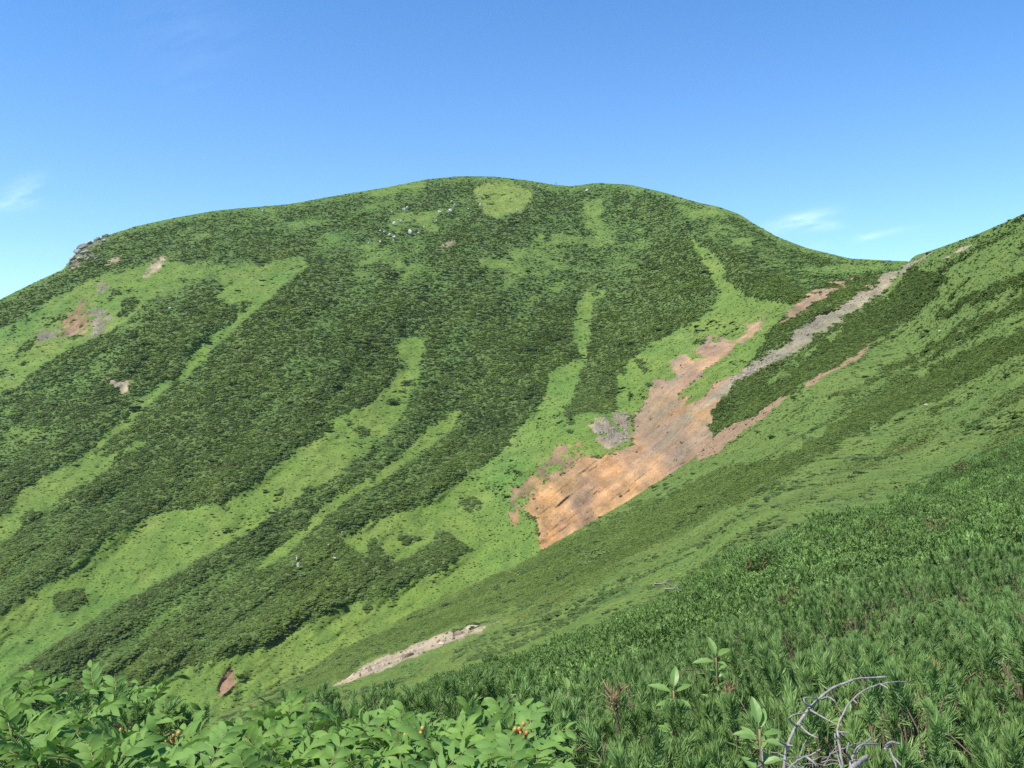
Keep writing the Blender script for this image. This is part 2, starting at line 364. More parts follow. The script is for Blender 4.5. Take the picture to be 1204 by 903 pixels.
lane = boxblur(np.clip(gM + bareM, 0, 1), 9)
DM = DM0 + edge * relief + edge * 7.0 * (lane - .3) + bareM * edge * (2.2 * fbm(sx / 7, sy / 60, 33, 4) + 4.0 * fbm(sx / 24, sy / 150, 35, 2) + 1.3 * fbm(sx / 2.6, sy / 22, 37, 3))
WM = to3(pxM, pyM, DM)
def rowext(W, steps):
    out = [W]
    for dx, dy, dz in steps:
        nxt = W[:1].copy(); dirn = nxt[..., :2] / np.linalg.norm(nxt[..., :2], axis=-1, keepdims=True)
        nxt[..., :2] += dirn * dy; nxt[..., 2] += dz; out.insert(0, nxt)
    return np.concatenate(out, 0)
backs = [(0, 6, -1.5), (0, 20, -7), (0, 60, -28), (0, 160, -95), (0, 380, -270)]
WMx = rowext(WM, backs); nb = len(backs)
def cover_colour(g, bare, soil, W, py=None):
    n = fbm(W[..., 0] / 17, W[..., 2] / 12, 101, 4)[..., None]; n2 = fbm(W[..., 0] / 60, W[..., 2] / 50, 103, 3)[..., None]
    gr = C_GRASS + np.clip(n, 0, 1) * (C_GRASS_Y - C_GRASS) * 1.2 + np.clip(n2, 0, 1) * (C_GRASS_B - C_GRASS)
    gg = g[..., None]
    c = np.where(gg < .5, C_PINEG + (C_MID - C_PINEG) * gg * 2, C_MID + (gr - C_MID) * (gg * 2 - 1))
    b = bare[..., None]
    return np.concatenate([c * (1 - b) + soil * b, b], -1)
summ = smooth(-3, 3, sdf(G_BRIGHT[6], pxM, pyM))[..., None]
covM = cover_colour(gM, bareM, soilM, W0)
covM[..., :3] = covM[..., :3] * (1 - .7 * summ) + C_GRASS_Y * .7 * summ
mat_ground = ground_mat('hillside_ground', 1.0)
me = mesh_np('mountain', WMx.reshape(-1, 3), grid_faces(RM + nb, len(colsM)), mat_ground, True)
color_attr(me, np.concatenate([np.repeat(covM[:1], nb, 0), covM], 0))
tag(link('hill', me), 'rounded green mountain with dark pine bands and grassy lanes beyond the valley', 'mountain', None, 'structure')

# ---- near slope sheet (ground lies a little below the tops of the plants)
colsN = np.concatenate([np.arange(-1000, -40, 12), np.arange(-40, 1240, 1.8), np.arange(1240, 2300, 12)])
RN = 440
topn = curve(N_TOP, colsN, 3)
s = t2 = np.linspace(0, 1, RN) ** 1.7
pxN = np.broadcast_to(colsN[None], (RN, len(colsN))).copy(); pyN = topn[None] + (1900 - topn)[None] * s[:, None]
DN0 = tps_eval(mN, pxN, pyN); WN0 = to3(pxN, pyN, DN0)
N_PINE = [
 (1.,[(1075,312),(1056,331),(1017,371),(963,408),(904,450),(860,480),(826,520),(850,508),(890,484),(940,455),(985,428),(1020,402),(1060,380),(1100,350),(1110,325)]),
 (1.,[(1230,372),(1156,402),(1086,434),(1036,458),(1003,484),(960,510),(900,545),(850,566),(870,570),(960,535),(1016,505),(1043,490),(1086,472),(1150,437),(1230,395)]),
 (1.,[(1230,488),(1168,519),(1128,548),(1060,580),(1000,605),(924,628),(825,664),(775,709),(700,737),(600,774),(510,797),(483,815),(420,850),(300,880),(-1100,1000),(-1100,2000),(2500,2000),(2500,400)]),
 (.75,[(645,640),(607,664),(533,696),(467,728),(400,763),(300,830),(390,803),(427,777),(466,760),(553,730),(620,706),(690,680),(760,640),(830,605),(900,572),(960,532),(900,535),(830,556),(750,590),(690,622)]),
 (.6,[(1230,300),(1170,330),(1100,365),(1110,372),(1180,340),(1230,315)]), (.6,[(1230,330),(1150,372),(1060,420),(1010,450),(1030,448),(1110,408),(1230,350)]),
 (.7,[(940,325),(1000,300),(1010,400)]),
 (.55,[(600,720),(700,672),(760,655),(700,690),(620,730)]),
]
N_OR = [([(1024,404),(990,425),(950,449),(946,458),(983,434),(1017,414)], 0), ([(926,464),(914,470),(884,490),(862,497),(838,512),(820,532),(822,542),(850,528),(880,500),(912,480)], 0),
 ([(400,799),(427,779),(466,763),(516,746),(553,735),(590,724),(573,733),(566,739),(533,752),(480,775),(443,790),(420,797),(388,806)], 2),
 ([(1142,287),(1130,289),(1122,296),(1126,297),(1136,292)], 2), ([(1118,298),(1108,303),(1118,302)], 2),
 ([(1100,293),(1086,300),(1060,314),(1056,324),(1062,322),(1085,304)], 4)]
def n_cover(px, py, W, D):
    wx = fbm(W[..., 0] / 6, W[..., 1] / 6, 203, 4); wy = fbm(W[..., 0] / 6, W[..., 1] / 6, 231, 4)
    fx = fbm(px / 14, py / 10, 205, 4); fy = fbm(px / 14, py / 10, 207, 4)
    p = .06 + .5 * smooth(.25, .5, fbm(W[..., 0] / 4, W[..., 1] / 4, 209, 4)) * smooth(-.1, .3, fbm(W[..., 0] / 25, W[..., 1] / 25, 213, 2)) + .35 * smooth(.05, .6, fbm((px * .5 + py * .86) / 14, (px * .86 - py * .5) / 130, 211, 4))
    for v, poly in N_PINE:
        p = np.maximum(p, v * smooth(-4, 4, sdf(poly, px + fx * 16, py + fy * 9)))
    g = 1 - p
    bare = np.zeros(px.shape); soil = np.zeros(px.shape + (3,)); soil[:] = C_SOIL[0]
    for poly, ci in N_OR:
        b = smooth(-1, 1, sdf(poly, px + fx * (2.5 if ci == 2 else 5), py + fy * (1.5 if ci == 2 else 3))); bare = np.maximum(bare, b); soil[b > .4] = C_SOIL[ci]
    return g, bare, soil
gN, bareN, soilN = n_cover(pxN, pyN, WN0, DN0)
edgeN = smooth(0, 30, pyN - topn[None])
a1 = (pxN * .5 + pyN * .86); a2 = (pxN * .86 - pyN * .5)
DN = DN0 * (1 + edgeN * smooth(10, 60, DN0) * (.022 * fbm(a1 / 60, a2 / 300, 221, 3) + .010 * fbm(a1 / 20, a2 / 110, 223, 3)))
WN = to3(pxN, pyN, DN)
WN[..., 2] += smooth(25, 70, DN) * edgeN * (1.0 * fbm(WN[..., 0] / 16, WN[..., 1] / 16, 225, 3) + .35 * fbm(WN[..., 0] / 5, WN[..., 1] / 5, 227, 3))
WN[..., 2] -= np.where(DN < 60, .40, .3)
backsN = [(0, 3, -2), (0, 12, -9), (0, 40, -32), (0, 120, -110)]
WNx = rowext(WN, backsN); nbn = len(backsN)
covN = cover_colour(gN * .80, bareN, soilN, WN0)
olive = np.array([.118, .156, .040])
covN[..., :3] = covN[..., :3] * .6 + .4 * (covN[..., :3] * 0 + olive) * (gN * (1 - bareN))[..., None] + .4 * covN[..., :3] * (1 - gN * (1 - bareN))[..., None]
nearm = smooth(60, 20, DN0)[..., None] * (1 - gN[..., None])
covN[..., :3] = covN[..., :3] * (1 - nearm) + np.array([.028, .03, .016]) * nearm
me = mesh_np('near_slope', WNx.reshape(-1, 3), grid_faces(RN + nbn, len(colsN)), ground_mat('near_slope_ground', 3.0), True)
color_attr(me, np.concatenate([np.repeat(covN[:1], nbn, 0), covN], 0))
tag(link('ground', me), 'near green slope falling from the right ridge into the valley', 'slope', None, 'structure')
# wide country far below, reaching the horizon
Vb = [(-4000, -4000, -330), (4000, -4000, -330), (4000, 4000, -330), (-4000, 4000, -330)]
me = mesh_np('terrain', Vb, np.array([[0, 1, 2, 3]]), simple_mat('lowland', (.04, .07, .025), (.07, .11, .04), .004, .95, .1))
tag(link('terrain', me), 'low green country far below the mountains', 'terrain', None, 'structure')

# ------------------------------------------------------------------ sampling points on the sheets
def sampler(W, weight, n, seed):
    r = np.random.default_rng(seed)
    A = W[:-1, :-1]; B = W[:-1, 1:]; C = W[1:, :-1]; Dd = W[1:, 1:]
    area = .5 * np.linalg.norm(np.cross(B - A, C - A), axis=-1) + .5 * np.linalg.norm(np.cross(B - Dd, C - Dd), axis=-1)
    w = (area * weight[:-1, :-1]).ravel(); tot = w.sum()
    if n is None: n = int(tot)
    idx = r.choice(len(w), n, p=w / tot); nc = W.shape[1] - 1; i = idx // nc; j = idx % nc
    u = r.random(n)[:, None]; v = r.random(n)[:, None]
    P = (A[i, j] * (1 - u) + B[i, j] * u) * (1 - v) + (C[i, j] * (1 - u) + Dd[i, j] * u) * v
    return P, i, j
def inst_object(name, P, scale, rot, tint, idx, assets, squash=None, wide=1.0):
    print(name, len(P), file=__import__('sys').stderr)
    me = bpy.data.meshes.new(name); me.vertices.add(len(P)); me.vertices.foreach_set('co', P.astype(np.float32).ravel())
    def att(nm, ty, dt, key='value'):
        a = me.attributes.new(nm, ty, 'POINT'); a.data.foreach_set(key, np.ascontiguousarray(dt).ravel())
    sc3 = np.stack([scale * wide, scale, scale * (1 if squash is None else squash)], -1).astype(np.float32)
    att('isc', 'FLOAT_VECTOR', sc3, 'vector'); att('irot', 'FLOAT_VECTOR', rot.astype(np.float32), 'vector')
    t4 = np.concatenate([tint, np.ones((len(tint), 1))], 1).astype(np.float32); att('tint', 'FLOAT_COLOR', t4, 'color')
    att('iidx', 'INT', idx.astype(np.int32))
    o = link(name, me)
    c = bpy.data.collections.new(name + '_assets')
    for a in assets: c.objects.link(a)
    ng = bpy.data.node_groups.new(name + '_scatter', 'GeometryNodeTree')
    ng.interface.new_socket('Geometry', in_out='INPUT', socket_type='NodeSocketGeometry'); ng.interface.new_socket('Geometry', in_out='OUTPUT', socket_type='NodeSocketGeometry')
    gi = ng.nodes.new('NodeGroupInput'); go = ng.nodes.new('NodeGroupOutput'); ip = ng.nodes.new('GeometryNodeInstanceOnPoints'); ci = ng.nodes.new('GeometryNodeCollectionInfo')
    ci.inputs['Collection'].default_value = c; ci.inputs['Separate Children'].default_value = True; ci.inputs['Reset Children'].default_value = True
    def na(nm, ty):
        n = ng.nodes.new('GeometryNodeInputNamedAttribute'); n.data_type = ty; n.inputs['Name'].default_value = nm; return n.outputs['Attribute']
    L = ng.links.new
    L(gi.outputs[0], ip.inputs['Points']); L(ci.outputs[0], ip.inputs['Instance']); ip.inputs['Pick Instance'].default_value = True
    L(na('iidx', 'INT'), ip.inputs['Instance Index'])
    er = ng.nodes.new('FunctionNodeEulerToRotation'); L(na('irot', 'FLOAT_VECTOR'), er.inputs[0]); L(er.outputs[0], ip.inputs['Rotation'])
    L(na('isc', 'FLOAT_VECTOR'), ip.inputs['Scale']); L(ip.outputs[0], go.inputs[0])
    md = o.modifiers.new('scatter', 'NODES'); md.node_group = ng
    return o

# ------------------------------------------------------------------ plant assets for the cover
def rvec(r, n): v = r.normal(size=(n, 3)); return v / np.linalg.norm(v, axis=1)[:, None]
def clump_far(seed, mat, n=70, leaf=.34):
    """a low bush one unit wide: a lumpy dome with leaf sprays standing on it"""
    r = np.random.default_rng(seed); V = []; T = []
    mb = MB()
    th = r.random(n) * 2 * np.pi; z = r.random(n) ** .7
    rad = np.sqrt(1 - z * z * .9) * (.38 + .12 * r.random(n))
    c = np.stack([np.cos(th) * rad, np.sin(th) * rad, z * (.34 + .12 * r.random(n))], 1)
    nrm = c / np.linalg.norm(c, axis=1)[:, None] + np.array([0, 0, 1.0]) + .40 * rvec(r, n); nrm /= np.linalg.norm(nrm, axis=1)[:, None]
    a = np.cross(nrm, rvec(r, n)); a /= np.linalg.norm(a, axis=1)[:, None]; b = np.cross(nrm, a)
    s = leaf * (.5 + .6 * r.random(n))[:, None]
    V = np.stack([c - a * s * .5, c + a * s * .5 - b * s * .12, c + b * s * .75 + nrm * s * .1], 1).reshape(-1, 3)
    mb.add(V, T=np.arange(3 * n).reshape(-1, 3))
    # lumpy body
    nu, nv = 9, 4; u = np.linspace(0, 2 * np.pi, nu, endpoint=False); vv = np.linspace(0, 1, nv)
    VV = [];
    for q in vv:
        for k in u:
            rr = np.cos(q * np.pi / 2 * .98) * (.42 + .08 * r.random()); VV.append((math.cos(k) * rr, math.sin(k) * rr, -.1 + math.sin(q * np.pi / 2) * (.36 + .1 * r.random())))
    Q = [(i * nu + j, i * nu + (j + 1) % nu, (i + 1) * nu + (j + 1) % nu, (i + 1) * nu + j) for i in range(nv - 1) for j in range(nu)]
    mb.add(VV, Q=Q)
    return bpy.data.objects.new('bush_clump', mb.mesh('bush_clump', mat))
def blades(mb, base, axis, n, length, width, spread, r, curve_in=.25, along=.6, nlen=None):
    """needles around a shoot axis; vectorised over all shoots. base,axis (k,3)"""
    k = len(base); m = k * n
    ax = np.repeat(axis, n, 0); L = np.repeat(length, n) ; b0 = np.repeat(base, n, 0)
    tt = r.random(m); tt = 1 - tt ** 1.3
    a = np.cross(ax, rvec(r, m)); a /= np.linalg.norm(a, axis=1)[:, None]
    sp = spread * (1.15 - .55 * tt) * (.7 + .5 * r.random(m))
    d = ax * np.cos(sp)[:, None] + a * np.sin(sp)[:, None]
    nl = (L * .72 if nlen is None else nlen) * (.85 + .3 * r.random(m))
    p0 = b0 + ax * (L * along * tt)[:, None]
    p1 = p0 + d * (nl * .55)[:, None]
    d2 = d + ax * curve_in; d2 /= np.linalg.norm(d2, axis=1)[:, None]
    p2 = p1 + d2 * (nl * .45)[:, None]
    side = np.cross(d, rvec(r, m)); side /= np.linalg.norm(side, axis=1)[:, None]
    w = (width * (.8 + .4 * r.random(m)))[:, None]
    V = np.stack([p0 - side * w * .4, p0 + side * w * .4, p1 - side * w * .5, p1 + side * w * .5, p2], 1).reshape(-1, 3)
    i = np.arange(m)[:, None] * 5
    mb.add(V, Q=i + np.array([[0, 1, 3, 2]]), T=i + np.array([[2, 3, 4]]))
def pine_shape(r, R, H, ns):
    """shoot bases and directions over a spreading dwarf pine one crown wide"""
    th = r.random(ns) * 2 * np.pi; q = np.sqrt(r.random(ns)); x = np.cos(th) * q * R; y = np.sin(th) * q * R
    z = H * (1 - .25 * q ** 2) * (.74 + .30 * r.random(ns) + .22 * np.sin(x * 9 + 1) * np.cos(y * 8))- .02
    ax = np.stack([np.cos(th) * q * .55, np.sin(th) * q * .55, np.ones(ns)], 1) + .34 * r.normal(size=(ns, 3)); ax /= np.linalg.norm(ax, axis=1)[:, None]
    return np.stack([x, y, z], 1), ax
def clump_mid(seed, mat, ns=48, n=30, L=.10, w=.011, R=.5, H=.5):
    r = np.random.default_rng(seed); mb = MB(); b, ax = pine_shape(r, R, H, ns)
    b = b - ax * L * .5
    blades(mb, b, ax, n, np.full(ns, L) * (.8 + .5 * r.random(ns)), w, 1.0, r, .5, .8, .060)
    b2 = b * np.array([.95, .95, .70]); blades(mb, b2, ax, n // 3, np.full(ns, L), w, 1.0, r)
    return bpy.data.objects.new('pine_clump', mb.mesh('pine_clump', mat))

mat_far = foliage_mat('bush_cover', (.85, .88, .8), (1.3, 1.25, 1.1), .32, attr='tint', rough=.6, noise_scale=2.5, spec=.2)
mat_mid = foliage_mat('pine_cover', (.65, .7, .65), (1.4, 1.35, 1.2), .08, attr='tint', rough=.5, noise_scale=4, spec=.3)
far_assets = [clump_far(100 + k, mat_far) for k in range(5)]

def place_far(W, D, g, bare, cov, name, k_px, dmin, seed, density=1.0, label='', cat='shrub cover', tintf=None, px=None, valid=None):
    size = np.clip(D * k_px, .26 if k_px < .005 else .38, 3.2 if k_px > .005 and 'bushes' not in name else 1.6)
    wgt = density * 1.5 / size ** 2 * (1 - bare) * (D > dmin) * (1 - .80 * smooth(.5, .85, g))
    if valid is not None: wgt = wgt * valid
    P, i, j = sampler(W, wgt, None, seed); r = np.random.default_rng(seed + 1); n = len(P)
    gg = g[i, j]; sz = size[i, j]
    clus = fbm(P[:, 0] / 6, P[:, 2] / 4 + P[:, 1] / 6, seed + 5, 3)
    sc = sz * (1.35 - .55 * gg) * (.55 + 1.0 * r.random(n) ** 2) * (1 + .5 * clus)
    squash = (.70 - .54 * smooth(.1, .8, gg)) * (.6 + .6 * r.random(n))
    rot = np.stack([r.normal(size=n) * .12, r.normal(size=n) * .12, r.normal(size=n) * .5 + 3.14159 * (r.random(n) > .5)], 1)
    tint = tintf(P, gg, r, cov[i, j][:, :3])
    low = smooth(-80, 130, P[:, 2]) if P[:, 1].max() > 600 else 0
    sc = sc * (1 - .22 * low); squash = squash * (1 - .35 * low)
    P = P.copy(); P[:, 2] -= .05 * sc
    o = inst_object(name, P, sc, rot, tint, r.integers(0, len(far_assets), n), far_assets if name == 'shrub_cover' else [a.copy() for a in far_assets], squash, 1.45)
    print(name, n)
    tag(o, label, cat, None, 'stuff'); return o
def tint_m(P, g, r, cov):
    n = len(P); v = fbm(P[:, 0] / 30, P[:, 2] / 22, 301, 4)[:, None]; v2 = fbm(P[:, 0] / 9, P[:, 2] / 6, 303, 3)[:, None]
    hi = smooth(-60, 120, P[:, 2])[:, None]; pine = np.array([.100, .150, .036]) + hi * np.array([.070, .095, .006]) + np.clip(v, 0, 1) * np.array([.065, .080, .012]) + np.clip(-v, 0, 1) * np.array([-.024, -.022, .010]) 
    pine = pine * (1 + .35 * v2)
    brown = (r.random(n) < .04)[:, None]; pine = np.where(brown, np.array([.085, .07, .035]), pine)
    gr = cov * (1.55 - .45 * smooth(.4, .9, g)[:, None])
    f = smooth(.05, .50, g)[:, None]
    c = pine * (1 - f) + gr * f
    return np.clip(c * (1 + (.40 - .25 * f) * (r.random(n)[:, None] - .5)), .005, 1)
place_far(WM, DM, gM, bareM, covM, 'shrub_cover', .0025, 0, 501, 1.0, 'dark creeping pine and low green shrubs covering the mountain beyond the valley', tintf=tint_m)
def tint_patch(P, g, r, cov):
    n = len(P); v = fbm(P[:, 0] / 9, P[:, 2] / 9, 331, 3)[:, None]
    return np.clip(np.array([.105, .155, .042]) * (1 + .5 * v) * (.8 + .4 * r.random(n))[:, None], .005, 1)
vm = smooth(.28, .42, fbm(W0[..., 0] / 14, W0[..., 2] / 9, 341, 4)) * (pyM - topM[None] > 25)
place_far(WM, DM, np.clip(gM, 0, .6), bareM, covM, 'bush_patches', .0055, 0, 511, .40, 'patches of larger leafy bushes scattered over the mountain between pines and grass', tintf=tint_patch, valid=vm)
def tint_n(P, g, r, cov):
    n = len(P); v = .6 * fbm(P[:, 0] / 12, P[:, 1] / 12, 311, 4)[:, None] + .6 * fbm(P[:, 0] / 2.5, P[:, 1] / 2.5, 313, 3)[:, None]
    pine = np.array([.120, .172, .040]) * (1 + .4 * v)
    gr = np.array([.165, .225, .055]) * (1 + .35 * v)
    gr = np.where((fbm(P[:, 0] / 5, P[:, 1] / 5, 317, 4)[:, None] > .30), gr * np.array([1.12, .90, .95]), gr); gr = np.where((fbm(P[:, 0] / 7, P[:, 1] / 7, 319, 3)[:, None] > .34), np.array([.09, .17, .05]), gr)
    f = smooth(.1, .8, g)[:, None]; return np.clip((pine * (1 - f) + gr * f) * (1 + .25 * (r.random(n) - .5))[:, None], .005, 1)
inview = (pxN > -120) & (pxN < 1330)
place_far(WN, DN, gN, bareN, covN, 'shrub_cover_near_slope', .0028, 16, 601, 1.0, 'low green shrubs and grass covering the near slope up to the right ridge', tintf=tint_n, valid=inview & ~((gN < .3) & (DN < 45)))

def tint_nb(P, g, r, cov):
    n = len(P); v = fbm(P[:, 0] / 6, P[:, 1] / 6, 333, 3)[:, None]
    return np.clip(np.array([.105, .155, .045]) * (1 + .5 * v) * (.7 + .5 * r.random(n))[:, None], .005, 1)
vn = inview * smooth(.08, .34, fbm(WN0[..., 0] / 7, WN0[..., 1] / 7, 351, 4) + .30 * fbm(a1 / 18, a2 / 160, 353, 3)) * ((gN > .3) | (DN > 45)) * (.25 + .75 * smooth(190, 80, DN))
place_far(WN, DN, gN * .5, bareN, covN, 'low_bushes', .0062, 18, 611, .26, 'scattered low bushes standing out of the grass of the near slope', tintf=tint_nb, valid=vn)
# mid-distance dwarf pines, too many and too merged to count
mid_assets = [clump_mid(200 + k, mat_mid) for k in range(4)]
wgt = 2.6 * (gN < .45) * (DN > 10.5) * (DN < 55) * inview * (1 - bareN) * np.clip(1.3 - DN / 70, .4, 1)
P, i, j = sampler(WN, wgt, None, 701); r = np.random.default_rng(702); n = len(P); print('mid', n)
v = fbm(P[:, 0] / 3, P[:, 1] / 3, 321, 3)[:, None]
hh = .85 + .75 * fbm(P[:, 0] / 1.5, P[:, 1] / 1.5, 325, 3)
tint = np.array([.145, .240, .062]) * (1 + .3 * v) * (.75 + .5 * r.random(n))[:, None]
tint[r.random(n) < .012] = (.17, .14, .06)
sc = (.9 + .5 * r.random(n))
o = inst_object('dwarf_pine_cover', P, sc * 1.0, np.stack([r.normal(size=n) * .12, r.normal(size=n) * .12, r.random(n) * 6.28], 1), tint, r.integers(0, 4, n), mid_assets, hh)
tag(o, 'dense carpet of green dwarf pine farther down the near slope', 'pine thicket', None, 'stuff')

# ------------------------------------------------------------------ rocks
mat_rock = simple_mat('pale_rock', (.24, .22, .19), (.52, .49, .43), 1.2, .9, .8, 2.5)
mat_stone = simple_mat('scree_stone', (.7, .7, .7), (1.1, 1.1, 1.1), 1.5, .9, .6, 3, attr='tint')
def rock_mesh(seed, mat, name='boulder'):
    r = np.random.default_rng(seed)
    import bmesh
    bm = bmesh.new(); bmesh.ops.create_icosphere(bm, subdivisions=2, radius=1.0)
    co = np.array([v.co for v in bm.verts])
    for _ in range(11):
        nn = rvec(r, 1)[0]; d = .34 + .42 * r.random(); k = co @ nn; over = k > d; co[over] -= ((k[over] - d) * .93)[:, None] * nn
    co *= np.array([.8 + .5 * r.random(), .6 + .4 * r.random(), .6 + .4 * r.random()]) * .75
    co += .015 * r.normal(size=co.shape)
    for v, c in zip(bm.verts, co): v.co = c
    me = bpy.data.meshes.new(name); bm.to_mesh(me); bm.free(); me.materials.append(mat); return me
def m_at(px, py):
    j = int(np.argmin(abs(colsM - px))); i = int(np.argmin(abs(pyM[:, j] - py))); return WM[i, j], DM[i, j]
def n_at(px, py):
    j = int(np.argmin(abs(colsN - px))); i = int(np.argmin(abs(pyN[:, j] - py))); return WN[i, j], DN[i, j]
stone_assets = [bpy.data.objects.new('stone', rock_mesh(800 + k, mat_stone, 'stone')) for k in range(4)]
def scree(W, D, bare, soil, px, py, seed, grey_polys, name, label, dens):
    gm = np.zeros(px.shape)
    for p in grey_polys: gm = np.maximum(gm, smooth(-2, 2, sdf(p, px, py)))
    wgt = (bare > .6) * (dens + gm * .45)
    P, i, j = sampler(W, wgt, None, seed); r = np.random.default_rng(seed); n = len(P); g = gm[i, j]
    sc = np.where(g > .3, .5 + 1.5 * r.random(n) ** 2.5, .18 + .5 * r.random(n) ** 4 + 1.1 * (r.random(n) < .012))
    tint = np.where(((g > .3) & (r.random(n) < .75))[:, None], np.array([.30, .265, .22]) * (.5 + .6 * r.random(n))[:, None], soil[i, j] * (.45 + 1.1 * r.random(n))[:, None])
    o = inst_object(name, P, sc, r.random((n, 3)) * 6.28, tint, r.integers(0, 4, n), [a.copy() for a in stone_assets])
    print(name, n); tag(o, label, 'scree', None, 'stuff')
GREY = [[(1056,312),(1037,324),(1017,340),(990,356),(963,371),(937,387),(915,404),(922,408),(950,392),(985,368),(1012,354),(1040,336),(1056,320)],[(915,408),(880,428),(858,446),(862,455),(890,440),(920,420)],[(700,486),(716,480),(738,486),(740,510),(728,528),(715,520),(700,505)],[(113,360),(128,368),(131,382),(112,398),(104,392),(108,372)],[(820,440),(850,420),(840,440),(800,470),(790,480)]]
scree(WM, DM, bareM, soilM, pxM, pyM, 901, GREY, 'scree_stones', 'grey and rust coloured loose stones lying on the bare scree across the valley', .20)
scree(WN, DN, bareN, soilN, pxN, pyN, 903, [N_OR[5][0]], 'scree_stones_near_slope', 'small loose stones lying on the bare strips of the near slope', .6)

ROCKS = [ # px, py, size px, label
 (352,669,6.5,'largest pale boulder, alone among dark pines low on the mountain'),(350,660,4.5,'small pale rock just above the lone boulder low on the mountain'),(346,667,3,'tiny pale rock left of the lone boulder low on the mountain'),
 (403,630,5,'white rock at the upper tip of the dark pine patch near the valley'),(393,660,4,'grey rock on the dark slope right of the lone pale boulder'),(386,644,2.6,'tiny rock between the white rock and the dark slope rock'),
 (483,276,7,'biggest dark-sided boulder on the upper face'),(492,276,3.5,None),(476,250,4.5,None),(479,247,3.5,None),(472,262,4,None),(464,266,5,None),(468,262,3.5,None),(461,252,3,None),(482,257,3,None),
 (452,276,3.5,None),(458,278,4,None),(448,273,3,None),(464,281,3.5,None),(462,284,2.5,None),(447,287,3,None),(434,288,3,None),(445,302,3,None),(432,302,2.5,None),(498,269,2.5,None),
 (517,253,5,None),(514,262,4.5,None),(530,251,5.5,None),(527,253,3.5,None),(531,239,3.5,None),(534,243,3,None),(496,264,2.5,None),(565,243,3.5,None),(564,232,3,None),(551,248,3,None),
 (200,365,3.5,'white rock on the dark slope right of the bare orange patch'),(186,357,2.5,None),(220,371,2.5,None),(208,352,2.5,None),(192,341,2.5,None),
 (608,249,3,None),(690,228,5,None),(634,222,3,None),(702,266,2.5,None),(779,235,3,None),(255,629,4,'flat pale rock lying in the wide grassy lane'),(12,447,3.5,None),(310,250,4,None),
]
for k, (px, py, s, lab) in enumerate(ROCKS):
    p, D = m_at(px, py); o = link('boulder', rock_mesh(300 + k, mat_rock)); sz = s * D / F * .80
    o.scale = (sz, sz, sz * 1.15); o.location = Vector(p) + Vector((0, -.35 * sz, .5 * sz + .8)); o.rotation_euler = (0, 0, random.random() * 6)
    up = 'pale boulder in the rock cluster high on the upper mountain face' if 425 < px < 570 else 'small pale rock on the mountain'
    if lab: tag(o, lab, 'boulder', 'pale boulders on the mountain')
    else:
        if 425 < px < 510: L = 'one of the small pale rocks scattered left of centre high on the mountain face'
        elif px < 570 and px > 500: L = 'one of the pale rocks below the left edge of the yellow summit lawn'
        elif px > 600: L = 'one of the small pale rocks near the summit ridge right of the yellow lawn'
        else: L = 'one of the small pale rocks on the left flank of the mountain'
        tag(o, L, 'boulder', 'pale boulders on the mountain')
for k, (px, py, sz, lab) in enumerate([(1088,478,3.5,'white stone on the grass of the near slope below the dark bush band'),(1104,390,3,'small white stone on the near slope under the right ridge, left one of two'),(1128,391,3,'small white stone on the near slope under the right ridge, right one of two'),(1164,413,2.5,'tiny stone beside the dark bush band near the right edge')]):
    p, D = n_at(px, py); o = link('boulder', rock_mesh(360 + k, mat_rock)); q = sz * D / F * .8; o.scale = (q * 1.3, q, q); o.location = Vector(p) + Vector((0, 0, .35 + .3 * q)); tag(o, lab, 'stone', 'stones on the near slope')
# crag on the left skyline
CR = [(84,305,10),(90,297,11),(97,290,11),(106,284,11),(115,279,11),(124,276,8),(81,311,8),(99,298,9),(92,306,8),(122,283,6),(104,305,5),(113,303,5)]
for k, (px, py, s) in enumerate(CR):
    p, D = m_at(px, py); o = link('crag', rock_mesh(400 + k, simple_mat('crag_rock', (.17, .16, .14), (.38, .355, .31), 1.5, .95, 1.0, 2.2) if k == 0 else bpy.data.materials['crag_rock']))
    sz = s * D / F * .75; o.scale = (sz * 1.15, sz * .9, sz * .8); o.location = Vector(p) + Vector((.3, -1.0, .06 * sz)); o.rotation_euler = (0, -.5, random.random() * .6)
    tag(o, 'grey crag block of the outcrop that breaks the left skyline' if k < 7 else 'grey rock just below the crag on the left skyline', 'crag', 'crag blocks on the left skyline')
# summit posts
mat_post = simple_mat('weathered_wood', (.10, .08, .06), (.2, .17, .14), 6, .85, .3)
for px, h, lab in ((654.5, 3.0, 'taller of two thin posts standing on the summit skyline'), (652.3, 1.9, 'shorter post on the summit skyline, left of the taller one')):
    p, D = m_at(px, 217); mb = MB(); tube(mb, [(0, 0, 0), (0, 0, h * .6), (0.02, 0, h)], [.22, .2, .16], 6)
    tube(mb, [(-.3, 0, h * .8), (.3, 0, h * .82)], [.12, .12], 5)
    o = link('marker_post', mb.mesh('marker_post', mat_post)); o.location = Vector(p) + Vector((0, 0, .2)); tag(o, lab, 'post', 'posts on the summit')

